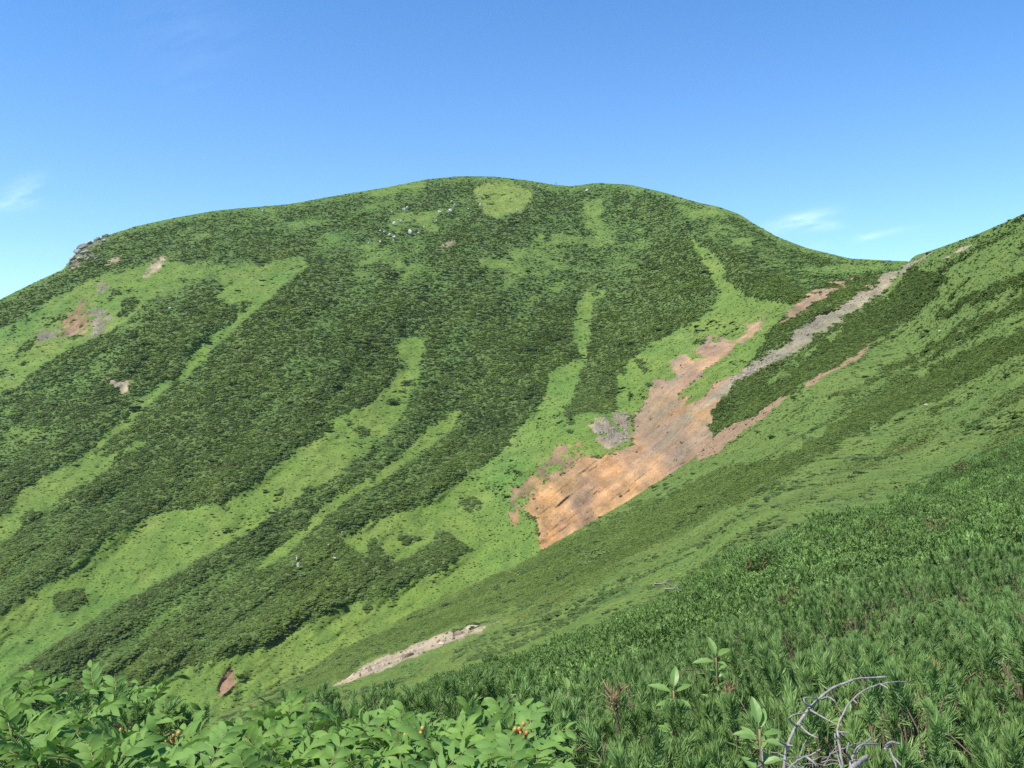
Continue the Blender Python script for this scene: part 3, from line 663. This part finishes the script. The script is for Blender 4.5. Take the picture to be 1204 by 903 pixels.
# ------------------------------------------------------------------ foreground dwarf pines
mat_needle = foliage_mat('pine_needles', (.100, .185, .048), (.200, .320, .088), .12, rough=.5, noise_scale=9, spec=.25, c2=(.22, .335, .095), tcol=(.16, .30, .06))
mat_needle_dry = foliage_mat('dry_needles', (.30, .22, .10), (.42, .33, .16), .15, rough=.6, noise_scale=9, spec=.2, c2=(.3, .2, .1), tcol=(.3, .2, .08))
mat_bark = simple_mat('pine_bark', (.10, .065, .045), (.19, .13, .09), 30, .85, .5)
mat_bud = simple_mat('pine_bud', (.24, .12, .06), (.34, .2, .1), 60, .7, .2)
def make_pine(seed, R=.62, H=.58, ns=100, nn=135, L=.115, w=.0031, needle=None):
    r = np.random.default_rng(seed); root = empty('dwarf_pine', (0, 0, 0))
    b, ax = pine_shape(r, R, H, ns); tip = b.copy(); Ls = L * (.75 + .55 * r.random(ns))
    mb = MB(); blades(mb, tip - ax * Ls[:, None] * .6, ax, nn, Ls, w, .92, r, .7, .75, .046)
    low = tip - ax * .15; blades(mb, low, ax, nn // 7, Ls, w * 1.2, 1.0, r, .2, .8, .05)
    ne = link('needles', mb.mesh('needles', needle or mat_needle), root)
    mb = MB()
    for k in range(ns):
        a = np.array([r.normal() * .06, r.normal() * .06, 0]); m1 = np.array([b[k, 0] * .55, b[k, 1] * .55, H * .18 + r.random() * .08])
        tube(mb, spline([a, m1, b[k] - ax[k] * .24, b[k] - ax[k] * .07], 7), np.linspace(.007, .0022, 7), 5)
    link('branches', mb.mesh('branches', mat_bark, True), root)
    return root
pines = [make_pine(31), make_pine(32, .55, .5, 62), make_pine(33, .68, .6, 76), make_pine(34, .6, .48, 66), make_pine(35, .5, .6, 56)]
ok = (gN < .5) & (DN < 13) & (DN > 1.5) & (pxN > 380) & (pxN < 1330) & (pyN < 1150)
P, i, j = sampler(WN, ok * 1.0, 4000, 1001)
Dp = DN[i, j]; pxp = pxN[i, j]; pyp = pyN[i, j]; sel = []
def canopy(px, py, D): return to3(np.array(px, float), np.array(py, float), np.array(D, float))
for k in range(len(P)):
    # leave the hollow with the dead branches open, and the place of the rowans
    if 905 < pxp[k] < 1035 and Dp[k] < 2.75 and pyp[k] > 850: continue
    if pxp[k] < 420 + 620 / Dp[k]: continue
    gap = fbm(P[k:k+1, 0] / .9, P[k:k+1, 1] / .9, 1311, 2)[0]
    if gap < -.42: continue
    sp = .36 if Dp[k] < 5 else .46
    if all((P[k, 0] - P[q, 0]) ** 2 + (P[k, 1] - P[q, 1]) ** 2 > sp * sp for q in sel): sel.append(k)
print('near pines', len(sel))
used = set()
for c, k in enumerate(sel):
    q = c % 5
    o = pines[q] if q not in used else copy_tree(pines[q]); used.add(q)
    s = random.uniform(.72, .95); o.location = P[k] + np.array([0, 0, .02]); o.rotation_euler = (random.gauss(0, .07), random.gauss(0, .07), random.random() * 6.28); o.scale = (s, s, s * random.uniform(.95, 1.25))
    if Dp[k] < 3.2: L = 'green dwarf pine in the closest row at the lower right edge of the picture'
    elif Dp[k] < 6: L = 'green dwarf pine just behind the closest row of pines'
    else: L = 'small looking green dwarf pine where the near thicket starts to blur into carpet'
    tag(o, L, 'dwarf pine', 'dwarf pines growing on the near slope')
# a few scattered brush tips poking up among the rowans
for px, py, D, s in ((108,803,2.3,.5),(385,822,2.9,.5),(440,828,3.2,.6),(560,815,3.3,.8),(515,825,3.3,.8),(470,838,3.2,.7),(630,815,3.0,.8),(670,850,2.5,.8)):
    o = copy_tree(pines[int(px) % 5]); top = to3(px, py, D); o.location = (top[0], top[1], top[2] - .62 * s); o.scale = (s, s, s); o.rotation_euler = (0, 0, px)
    tag(o, 'dwarf pine whose needle tips poke up between the leafy rowans', 'dwarf pine', 'dwarf pines among the rowans')
# dry brown tuft
def tuft(px, py, D, lab, mat, s=1., name='dead_pine_shoot', cat='dead shoot'):
    p = to3(px, py, D); r = np.random.default_rng(int(px)); mb = MB()
    ax = rvec(r, 3) * .35 + np.array([0, 0, 1]); ax /= np.linalg.norm(ax, axis=1)[:, None]
    root = empty(name, tuple(p - np.array([0, 0, .09]))); blades(mb, np.zeros((3, 3)) + r.normal(size=(3, 3)) * .01, ax, 34, np.full(3, .08 * s), .0026, .75, r, -.2, .8, .045 * s)
    link('needles', mb.mesh('needles', mat), root); mb = MB(); tube(mb, spline([(0, 0, -.35), (.01, .0, -.1), (0, 0, .05)], 5), [.008, .007, .006, .005, .004], 5)
    link('stem', mb.mesh('stem', mat_bark), root); tag(root, lab, cat)
tuft(724, 806, 2.75, 'straw coloured dead pine tuft standing above a dark gap', mat_needle_dry)
tuft(1100, 770, 3.6, 'rust brown dead tip in the pines above the dead branches', simple_mat('rust_needles', (.30, .10, .04), (.42, .18, .08), 30), .7)
tuft(855, 800, 3.2, 'faint yellowish dying pine tip left of the big leaved plant', mat_needle_dry, .8)

# ------------------------------------------------------------------ rowans
mat_leaf = foliage_mat('rowan_leaf', (.055, .120, .020), (.165, .275, .048), .22, rough=.6, noise_scale=16, spec=.15, c2=(.16, .28, .075), tcol=(.22, .42, .06))
mat_leaf2 = foliage_mat('broad_leaf', (.15, .26, .055), (.20, .32, .08), .35, rough=.42, noise_scale=14, spec=.4, c2=(.18, .3, .09), tcol=(.3, .5, .08))
mat_stem = simple_mat('rowan_stem', (.055, .035, .028), (.12, .07, .05), 60, .6, .2)
mat_rach = simple_mat('leaf_stalk', (.16, .17, .06), (.24, .16, .07), 60, .5, .1)
mat_berry = simple_mat('rowan_berry', (.42, .17, .05), (.48, .30, .08), 30, .35, .05)
def frame(d, up):
    d = d / np.linalg.norm(d); s_ = np.cross(d, up); s_ /= np.linalg.norm(s_) + 1e-9; return d, s_, np.cross(s_, d)
def leaflet(mb, p, d, up, L, Wd, r, fold=.35, droop=.25):
    d, s_, u = frame(d, up); n = 6
    tt = np.linspace(0, 1, n); prof = np.array([.10, .72, 1.0, .97, .66, .05]) * Wd * .5
    dr = -droop * L * tt ** 2 + .05 * L * np.sin(tt * 3); tw = r.normal() * .15
    c = p[None] + d[None] * (tt * L)[:, None] + u[None] * dr[:, None]
    ss = s_ + u * tw
    l = c - ss * prof[:, None] + u * (fold * prof)[:, None]; rr = c + ss * prof[:, None] + u * (fold * prof)[:, None]
    V = np.stack([l, c, rr], 1).reshape(-1, 3); i = np.arange(n - 1)[:, None] * 3
    mb.add(V, Q=np.vstack([i + np.array([[0, 1, 4, 3]]), i + np.array([[1, 2, 5, 4]])]))
def compound(mbl, mbs, p, d, r, L=.15, pairs=5, ll=.048):
    d, s_, u = frame(d, np.array([0, 0, 1.]) + .25 * r.normal(size=3)); n = 8; tt = np.linspace(0, 1, n)
    arch = .18 * L * np.sin(tt * 2.2) - .30 * L * tt ** 2.2
    R_ = p + d * (tt * L)[:, None] + u * arch[:, None]
    tube(mbs, R_, np.linspace(.0016, .0007, n), 4)
    for q in range(pairs):
        f = .26 + .72 * q / pairs; x = f * (n - 1); a = int(x); b0 = R_[a] + (R_[min(a + 1, n - 1)] - R_[a]) * (x - a); td = R_[min(a + 1, n - 1)] - R_[max(a - 1, 0)]; td /= np.linalg.norm(td)
        sz = ll * (.80 + .32 * math.sin(f * 2.8)) * (.88 + .24 * r.random())
        for sg in (-1, 1):
            dd = td * (.50 + .2 * r.random() + .3 * f) + s_ * sg * .9 + u * (.12 + .09 * r.normal())
            leaflet(mbl, b0, dd, u + s_ * sg * .12 + .07 * r.normal(size=3), sz, sz * .37, r, .28, .18 + .2 * r.random())
    td = R_[-1] - R_[-2]; leaflet(mbl, R_[-1], td + .1 * r.normal(size=3), u, ll * 1.0, ll * .44, r, .28, .25)
def berry_cluster(mb, mbs, p, r, n=9, s=.0042):
    for _ in range(n):
        o = np.array([r.normal() * .012, r.normal() * .012, abs(r.normal()) * .010]); c = p + o
        th = np.linspace(0, np.pi, 6); prof = [(s * math.sin(a), -s * 1.15 * math.cos(a)) for a in th]
        pts = [c + np.array([0, 0, z]) for _r, z in prof]; tube(mb, pts, [max(q[0], .0006) for q in prof], 8)
        tube(mbs, [p - np.array([0, 0, .02]), c], [.0008, .0007], 4)
def rowan(seed, rosettes, base, lab, berries=()):
    """rosettes: list of (px,py,D) where the leafy shoot tips stand; base: 3-D foot of the shrub"""
    r = np.random.default_rng(seed); root = empty('rowan_shrub', tuple(base)); B = np.array(base)
    L_, S_, R_, Y_ = MB(), MB(), MB(), MB()
    for k, (px, py, D) in enumerate(rosettes):
        tip = to3(px, py, D) - B; h = tip[2]
        tube(S_, spline([(r.normal() * .02, r.normal() * .02, 0), (tip[0] * .5 + r.normal() * .02, tip[1] * .5, h * .45), (tip[0] * .9, tip[1] * .9, h * .8), tip], 10), np.linspace(.0075, .0028, 10), 6)
        nl = r.integers(6, 9); a0 = r.random() * 6.28
        for q in range(nl):
            a = a0 + q * 2.4; el = .18 + .75 * (q / nl) + .15 * r.normal()
            d = np.array([math.cos(a) * math.cos(el), math.sin(a) * math.cos(el), math.sin(el)])
            compound(L_, R_, tip - np.array([0, 0, .035 * (1 - q / nl) + .005]), d, r, .11 + .04 * r.random(), r.integers(4, 6), .037 + .007 * r.random())
        for q in range(3):     # lower leaves on the stem
            f = .45 + .4 * r.random(); a = r.random() * 6.28; d = np.array([math.cos(a), math.sin(a), .25])
            compound(L_, R_, tip * np.array([f, f, f]), d, r, .115, 5, .037)
        if k in berries:
            berry_cluster(Y_, R_, tip + np.array([0, -.02, .05]), r, 11, .0056)
    link('leaves', L_.mesh('leaves', mat_leaf, True), root); link('stems', S_.mesh('stems', mat_stem, True), root); link('leaf_stalks', R_.mesh('leaf_stalks', mat_rach), root)
    if berries: link('berries', Y_.mesh('berries', mat_berry, True), root)
    tag(root, lab, 'rowan', 'leafy rowan shrubs along the bottom edge')
def gz(px, D):   # ground height of the near slope at a given place
    X = D * (px - CX) / F; d = (WN[..., 0] - X) ** 2 + (WN[..., 1] - D) ** 2; k = np.argmin(d); return X, D, float(WN.reshape(-1, 3)[k, 2])
RW = [
 ([(-10,812,1.7),(30,800,1.9),(15,845,1.5),(-30,850,1.6),(45,880,1.35)],'rowan filling the bottom left corner of the picture',()),
 ([(70,815,1.9),(100,838,1.7),(118,800,2.2),(135,812,2.0)],'rowan second from the left edge whose tip is the highest of its row',()),
 ([(85,880,1.35),(150,870,1.5),(120,900,1.25)],'low rowan in front of the two leftmost ones',()),
 ([(150,855,1.7),(185,835,1.9),(178,812,2.1),(205,860,1.6)],'rowan with pale berries left of the bare orange patch',(0,3)),
 ([(200,895,1.3),(240,885,1.45),(170,905,1.25)],'rowan with yellow berries at the bottom edge under the orange patch',(0,)),
 ([(235,845,1.9),(262,855,1.7),(290,862,1.6)],'rowan right below the bare orange patch',()),
 ([(300,835,1.75),(335,828,1.9),(318,860,1.5)],'rowan with a dark forked twig left of the pale bare strip',()),
 ([(290,900,1.3),(340,890,1.4),(380,900,1.3)],'low wide rowan at the bottom edge left of centre',()),
 ([(375,850,1.7),(410,858,1.6),(400,838,2.0)],'rowan below the left end of the pale bare strip',()),
 ([(430,885,1.4),(460,870,1.6),(440,850,1.9)],'rowan just left of the orange berry stem',()),
 ([(488,862,1.55),(492,838,1.75),(520,880,1.45)],'rowan carrying orange berries on a bare dark stem at bottom centre',(0,)),
 ([(545,865,1.6),(560,848,1.8),(585,890,1.4)],'rowan between the two berry bearing ones at bottom centre',()),
 ([(608,858,1.65),(630,850,1.7),(625,885,1.5),(595,838,1.9)],'rightmost rowan with a small berry bunch, beside the pines',(0,)),
 ([(540,905,1.3),(500,910,1.25),(600,915,1.3)],'low rowan cut by the bottom edge at centre',()),
]
for k, (ros, lab, ber) in enumerate(RW):
    ros = [(a, b + (22 if a < 190 else 34 if a < 320 else 26), c * 1.3) for a, b, c in ros]
    cx = sum(q[0] for q in ros) / len(ros); cd = sum(q[2] for q in ros) / len(ros)
    X, Y, Z = gz(cx, cd + .05); topz = min(to3(*q)[2] for q in ros); Z = min(Z, topz - .35)
    rowan(1200 + k, ros, (X, Y, Z), lab, ber)

# ------------------------------------------------------------------ broad-leaved seedlings in the pines
def broad(seed, px, py, D, leaves, lab, s=1.):
    r = np.random.default_rng(seed); tip = to3(px, py, D); root = empty('broadleaf_sapling', (tip[0], tip[1], tip[2] - .47)); L_, S_ = MB(), MB()
    top = np.array([0, 0, .45]); tube(S_, spline([(0.03, .02, 0), (.01, 0, .25), top], 8), np.linspace(.006, .003, 8), 6)
    leaves = list(leaves) + [(r.random() * 360, 10 + 30 * r.random(), .035 + .03 * r.random(), -.05 - .16 * r.random()) for _ in range(9)]
    for (az, el, Ln, dz) in leaves:
        a = math.radians(az); e = math.radians(el); d = np.array([math.cos(a) * math.cos(e), math.sin(a) * math.cos(e), math.sin(e)])
        p = top + np.array([0, 0, dz]); q = p + d * .015; tube(S_, [p, q], [.0014, .0012], 4)
        dd, s_, u = frame(d, np.array([0, -.35, 1.])); n = 10; tt = np.linspace(0, 1, n); Wd = Ln * .42
        prof = Wd * .5 * np.sin(np.pi * np.clip(tt * .96 + .03, 0, 1)) ** .75 * (1.15 - .3 * tt); m = 4; V = []
        for ii in range(n):
            for jj in range(-m, m + 1):
                f = jj / m; ripple = .035 * Ln * math.sin(tt[ii] * 22 - abs(f) * 5) * abs(f)
                V.append(q + dd * tt[ii] * Ln + s_ * f * prof[ii] + u * (abs(f) * prof[ii] * .35 - .25 * Ln * tt[ii] ** 2 + ripple * .5))
        w = 2 * m + 1; Q = [(i * w + j, i * w + j + 1, (i + 1) * w + j + 1, (i + 1) * w + j) for i in range(n - 1) for j in range(w - 1)]
        L_.add(V, Q=Q)
    link('leaves', L_.mesh('leaves', mat_leaf2, True), root); link('stem', S_.mesh('stem', mat_rach, True), root); tag(root, lab, 'sapling', 'broad leaved saplings in the pines')
broad(1, 893, 848, 2.15, [(100,65,.065,.0),(60,50,.055,-.01),(20,12,.055,-.02),(-20,5,.05,-.03),(170,10,.05,-.02),(200,25,.045,-.03),(-80,-15,.045,-.09),(130,35,.05,-.04)], 'largest bright broad leaved plant, left of the dead branches')
broad(2, 792, 805, 2.9, [(70,60,.07,0),(160,20,.075,-.01),(20,25,.06,-.01),(-100,-10,.06,-.06),(-40,0,.05,-.03),(200,5,.05,-.04)], 'bright broad leaved plant among pine tips in the lower middle')
broad(3, 842, 768, 3.9, [(115,60,.085,0),(30,25,.08,0),(175,5,.09,-.02),(-60,10,.05,-.02)], 'small three leaved plant higher up above the other broad leaved plants')
broad(4, 668, 808, 3.4, [(95,40,.06,0),(20,25,.06,0),(175,15,.06,-.02)], 'leafy seedling at the left end of the near pines')
broad(5, 1000, 835, 3.0, [(90,55,.05,0),(10,15,.05,0),(180,10,.05,-.02)], 'seedling hidden behind the arching dead branches')

# ------------------------------------------------------------------ dead branches
mat_dead = simple_mat('dead_wood', (.16, .14, .12), (.34, .305, .27), 60, .8, .6, 90, (1, 1, 1))
def branch(pts, r0, r1, lab, twigs=(), nm='dead_branch'):
    Q = [to3(*q) for q in pts]; root = empty(nm, tuple(Q[0])); o = Q[0]; mb = MB(); C = spline([q - o for q in Q], 40); rr = np.random.default_rng(int(pts[0][0]))
    C = C + rr.normal(size=C.shape) * .0005
    rad = .85 * np.linspace(r0, r1, 40) * (1 + .05 * rr.normal(size=40)); tube(mb, C, rad, 9)
    link('limb', mb.mesh('limb', mat_dead, True), root)
    for tw in twigs:
        T_ = [to3(*q) - o for q in tw]; mb = MB(); tube(mb, spline(T_, 12), np.linspace(.0030, .0012, 12), 6); link('twig', mb.mesh('twig', mat_dead, True), root)
    tag(root, lab, 'dead branch', 'bare dead branches at the lower right')
branch([(920,925,1.9),(924,885,1.92),(932,862,1.94),(945,842,1.96),(960,824,1.98),(980,809,2.0),(1005,799,2.02),(1025,797,2.04),(1044,796,2.05)], .0046, .0024,
 'thicker left bare branch arching up over the pines', [[(955,831,1.97),(948,828,1.95),(945,822,1.95),(950,820,1.96),(962,822,1.98)],[(937,854,1.94),(930,848,1.93),(929,843,1.92),(936,840,1.93),(948,838,1.95)],[(950,833,1.97),(965,842,1.9),(980,850,1.85)],[(940,852,1.95),(950,862,1.9),(962,868,1.88)],[(966,822,1.98),(975,820,1.92),(982,825,1.9)],[(924,876,1.92),(917,872,1.9),(913,868,1.9)],[(926,876,1.92),(932,877,1.9)]])
branch([(996,930,1.85),(990,895,1.86),(986,870,1.88),(985,855,1.9),(992,838,1.92),(1003,822,1.95),(1018,811,1.98),(1036,804,2.0),(1055,802,2.02),(1070,802,2.04)], .0034, .0013,
 'right bare branch arching to a thin tip over the pines', [[(1034,804,2.0),(1042,808,1.96),(1044,810,1.95)],[(985,861,1.9),(990,861,1.87),(999,861,1.86)],[(988,862,1.9),(994,867,1.87)],[(1003,823,1.95),(1008,827,1.93)]])
branch([(982,862,1.92),(982,872,1.9),(984,885,1.9),(990,905,1.88)], .0016, .0024, 'short thin upright twig beside the right arching branch')
branch([(998,935,1.8),(1000,900,1.82),(1004,888,1.85),(1014,876,1.9),(1025,868,1.95)], .0042, .0022, 'stout crooked bare limb right of the arching pair', [[(1004,886,1.85),(1012,876,1.84),(1034,875,1.9)],[(1000,893,1.82),(996,884,1.8),(998,873,1.8)]])
branch([(925,905,1.88),(940,893,1.9),(955,887,1.92),(965,881,1.93)], .0030, .0018, 'bare limb lying low between the two arching branches', [[(948,890,1.9),(955,895,1.88),(960,900,1.86)]])
branch([(1000,905,1.75),(1012,895,1.8),(1020,889,1.84)], .0070, .0050, 'short thick broken stub at the bottom edge', [[(1012,895,1.8),(1004,893,1.78)]])
branch([(975,887,1.9),(992,880,1.92),(1010,874,1.98),(1032,875,2.02)], .0020, .0014, 'thin bare twig crossing the right arching branch low down')
branch([(1055,905,1.9),(1050,890,1.92),(1046,880,1.94)], .0022, .0014, 'lone thin bare twig right of the dead branch pile', [[(1050,890,1.92),(1060,900,1.9)]])
branch([(898,905,1.95),(896,885,1.97),(896,878,1.98)], .0024, .0018, 'pale upright twig under the big leaved plant', [[(897,897,1.95),(890,892,1.9)],[(897,899,1.95),(888,903,1.9)]])
branch([(1040,880,2.02),(1048,873,2.05),(1058,875,2.06)], .0045, .0030, 'pale broken bit of wood in the pines right of the arches')
rr = random.Random(5)
def litter():
    mb = MB()
    for k in range(40):
        px = rr.uniform(922, 1015); py = rr.uniform(888, 925); D = rr.uniform(1.85, 2.15); a = to3(px, py, D); an = rr.uniform(0, 3.14); L = rr.uniform(.02, .07)
        d = np.array([math.cos(an) * L, rr.uniform(-.03, .03), math.sin(an) * L * .8]); tube(mb, [a, a + d * .5 + np.array([0, 0, .004]), a + d], [.0011, .0009, .0006], 5)
    o = link('twig_litter', mb.mesh('twig_litter', mat_dead)); tag(o, 'tangle of fine bare twigs under the arching dead branches', 'twig litter', None, 'stuff')
litter()
for px, py, D, lab in ((778,687,27,'white bleached log at the pine edge, left one of two'),(790,693,26,'white bleached log at the pine edge, right one of two'),(1012,712,8.2,'grey bare twigs in a dark hole of the pines'),(968,650,24,'thin pale stick standing among the pines up the slope'),(1186,533,52,'pale dead stem in the dark shrubs near the right edge')):
    p = to3(px, py, D); L = D * .010; mb = MB(); root = empty('dead_wood', tuple(p + np.array([0, -.15, .05])))
    tube(mb, spline([(-L, 0, .03 * L), (-.2 * L, .0, .0), (.4 * L, 0, .1 * L), (L, 0, -.35 * L)], 10), np.linspace(D * .0010, D * .0006, 10), 6); link('limb', mb.mesh('limb', mat_dead, True), root)
    mb = MB(); tube(mb, spline([(.1 * L, 0, .05 * L), (.4 * L, 0, .4 * L), (.9 * L, 0, .5 * L)], 6), np.linspace(D * .0006, D * .0003, 6), 5); link('twig', mb.mesh('twig', mat_dead, True), root)
    tag(root, lab, 'dead wood')

# ------------------------------------------------------------------ air
hx, z0, z1 = 4050, -331, 262
Vh = [(x, y, z) for z in (z0, z1) for x, y in ((-hx, -hx), (hx, -hx), (hx, hx), (-hx, hx))]
hm, nt = new_mat('air'); N = NT(nt); pv = N.n('ShaderNodeVolumePrincipled'); pv.inputs['Color'].default_value = (.86, .93, 1, 1); pv.inputs['Density'].default_value = .000035; pv.inputs['Anisotropy'].default_value = .2
N.l(pv.outputs[0], N.n('ShaderNodeOutputMaterial').inputs['Volume'])
tag(link('haze', mesh_np('haze', Vh, np.array([[0, 3, 2, 1], [4, 5, 6, 7], [0, 1, 5, 4], [1, 2, 6, 5], [2, 3, 7, 6], [3, 0, 4, 7]]), hm)), 'thin summer haze in the air over the valley', 'haze', None, 'stuff')
# ------------------------------------------------------------------ light
to_sun = Vector((-.66, -.46, 0)).normalized(); EL = math.radians(56)
to_sun = Vector((to_sun.x * math.cos(EL), to_sun.y * math.cos(EL), math.sin(EL)))
sd = bpy.data.lights.new('sun', 'SUN'); sd.energy = 4.2; sd.angle = math.radians(.5); sd.color = (1, .96, .9)
so = bpy.data.objects.new('sun', sd); COL.objects.link(so); so.rotation_euler = to_sun.to_track_quat('Z', 'Y').to_euler()
w = bpy.data.worlds.new('World'); scene.world = w; w.use_nodes = True; nt = w.node_tree; nt.nodes.clear(); N = NT(nt)
sky = N.n('ShaderNodeTexSky', sky_type='NISHITA', sun_disc=False, sun_elevation=EL, sun_rotation=math.atan2(to_sun.x, to_sun.y), altitude=1500, air_density=1.0, dust_density=.3, ozone_density=2.0)
tc = N.n('ShaderNodeTexCoord'); sp = N.n('ShaderNodeSeparateXYZ'); N.l(tc.outputs['Generated'], sp.inputs[0])
yy = N.math('MAXIMUM', sp.outputs[1], .01); U = N.math('DIVIDE', sp.outputs[0], yy); Vv = N.math('DIVIDE', sp.outputs[2], yy)
def wisp(px, py, a, b, ang, amt):
    u0 = (px - CX) / F; v0 = (CY - py) / F; c, s = math.cos(ang), math.sin(ang)
    du = N.math('SUBTRACT', U, u0); dv = N.math('SUBTRACT', Vv, v0)
    x = N.math('ADD', N.math('MULTIPLY', du, c), N.math('MULTIPLY', dv, s)); y = N.math('SUBTRACT', N.math('MULTIPLY', dv, c), N.math('MULTIPLY', du, s))
    x = N.math('DIVIDE', x, a / F); y = N.math('DIVIDE', y, b / F)
    r2 = N.math('ADD', N.math('MULTIPLY', x, x), N.math('MULTIPLY', y, y)); g = N.math('MULTIPLY', N.math('POWER', 2.718, N.math('MULTIPLY', r2, -1.0)), amt)
    return g
cs = [wisp(936,262,34,8,.28,.6), wisp(966,266,20,5,.05,.5), wisp(1010,280,52,4,.2,.35), wisp(28,226,26,13,.45,.28), wisp(15,240,30,8,.1,.15), wisp(220,35,60,60,2.2,.05)]
tot = cs[0]
for c in cs[1:]: tot = N.math('ADD', tot, c)
cmb = N.n('ShaderNodeCombineXYZ'); N.l(N.math('MULTIPLY', U, 14), cmb.inputs[0]); N.l(N.math('MULTIPLY', N.math('SUBTRACT', Vv, N.math('MULTIPLY', U, .25)), 48), cmb.inputs[1])
nz = N.noise(cmb.outputs[0], 1.0, 6, .6); cl = N.math('MULTIPLY', tot, N.ramp(nz, .36, .70), clamp=True)
skyc = N.mix(1.0, sky.outputs[0], N.mix(N.ramp(Vv, .12, .5), rgb(.80, 1.0, 1.10), rgb(.50, .88, 1.16)), 'MULTIPLY')
col = N.mix(cl, skyc, rgb(6.2, 7.4, 8.4))
bg = N.n('ShaderNodeBackground'); N.l(col, bg.inputs[0]); bg.inputs[1].default_value = .12
wo = N.n('ShaderNodeOutputWorld'); N.l(bg.outputs[0], wo.inputs[0])

cam = bpy.data.cameras.new('camera'); co = bpy.data.objects.new('camera', cam); COL.objects.link(co)
co.location = (0, 0, 0); co.rotation_euler = (math.radians(90), 0, 0); cam.sensor_width = 36; cam.lens = 36 * F / 1204; cam.clip_start = .05; cam.clip_end = 60000
scene.camera = co
vs = scene.view_settings; vs.view_transform = 'Standard'; vs.look = 'None'; vs.exposure = 0.85; vs.gamma = 1
scene.cycles.max_bounces = 5; scene.cycles.diffuse_bounces = 3; scene.cycles.transmission_bounces = 3; scene.cycles.glossy_bounces = 2; scene.cycles.use_denoising = False
scene.cycles.caustics_reflective = False
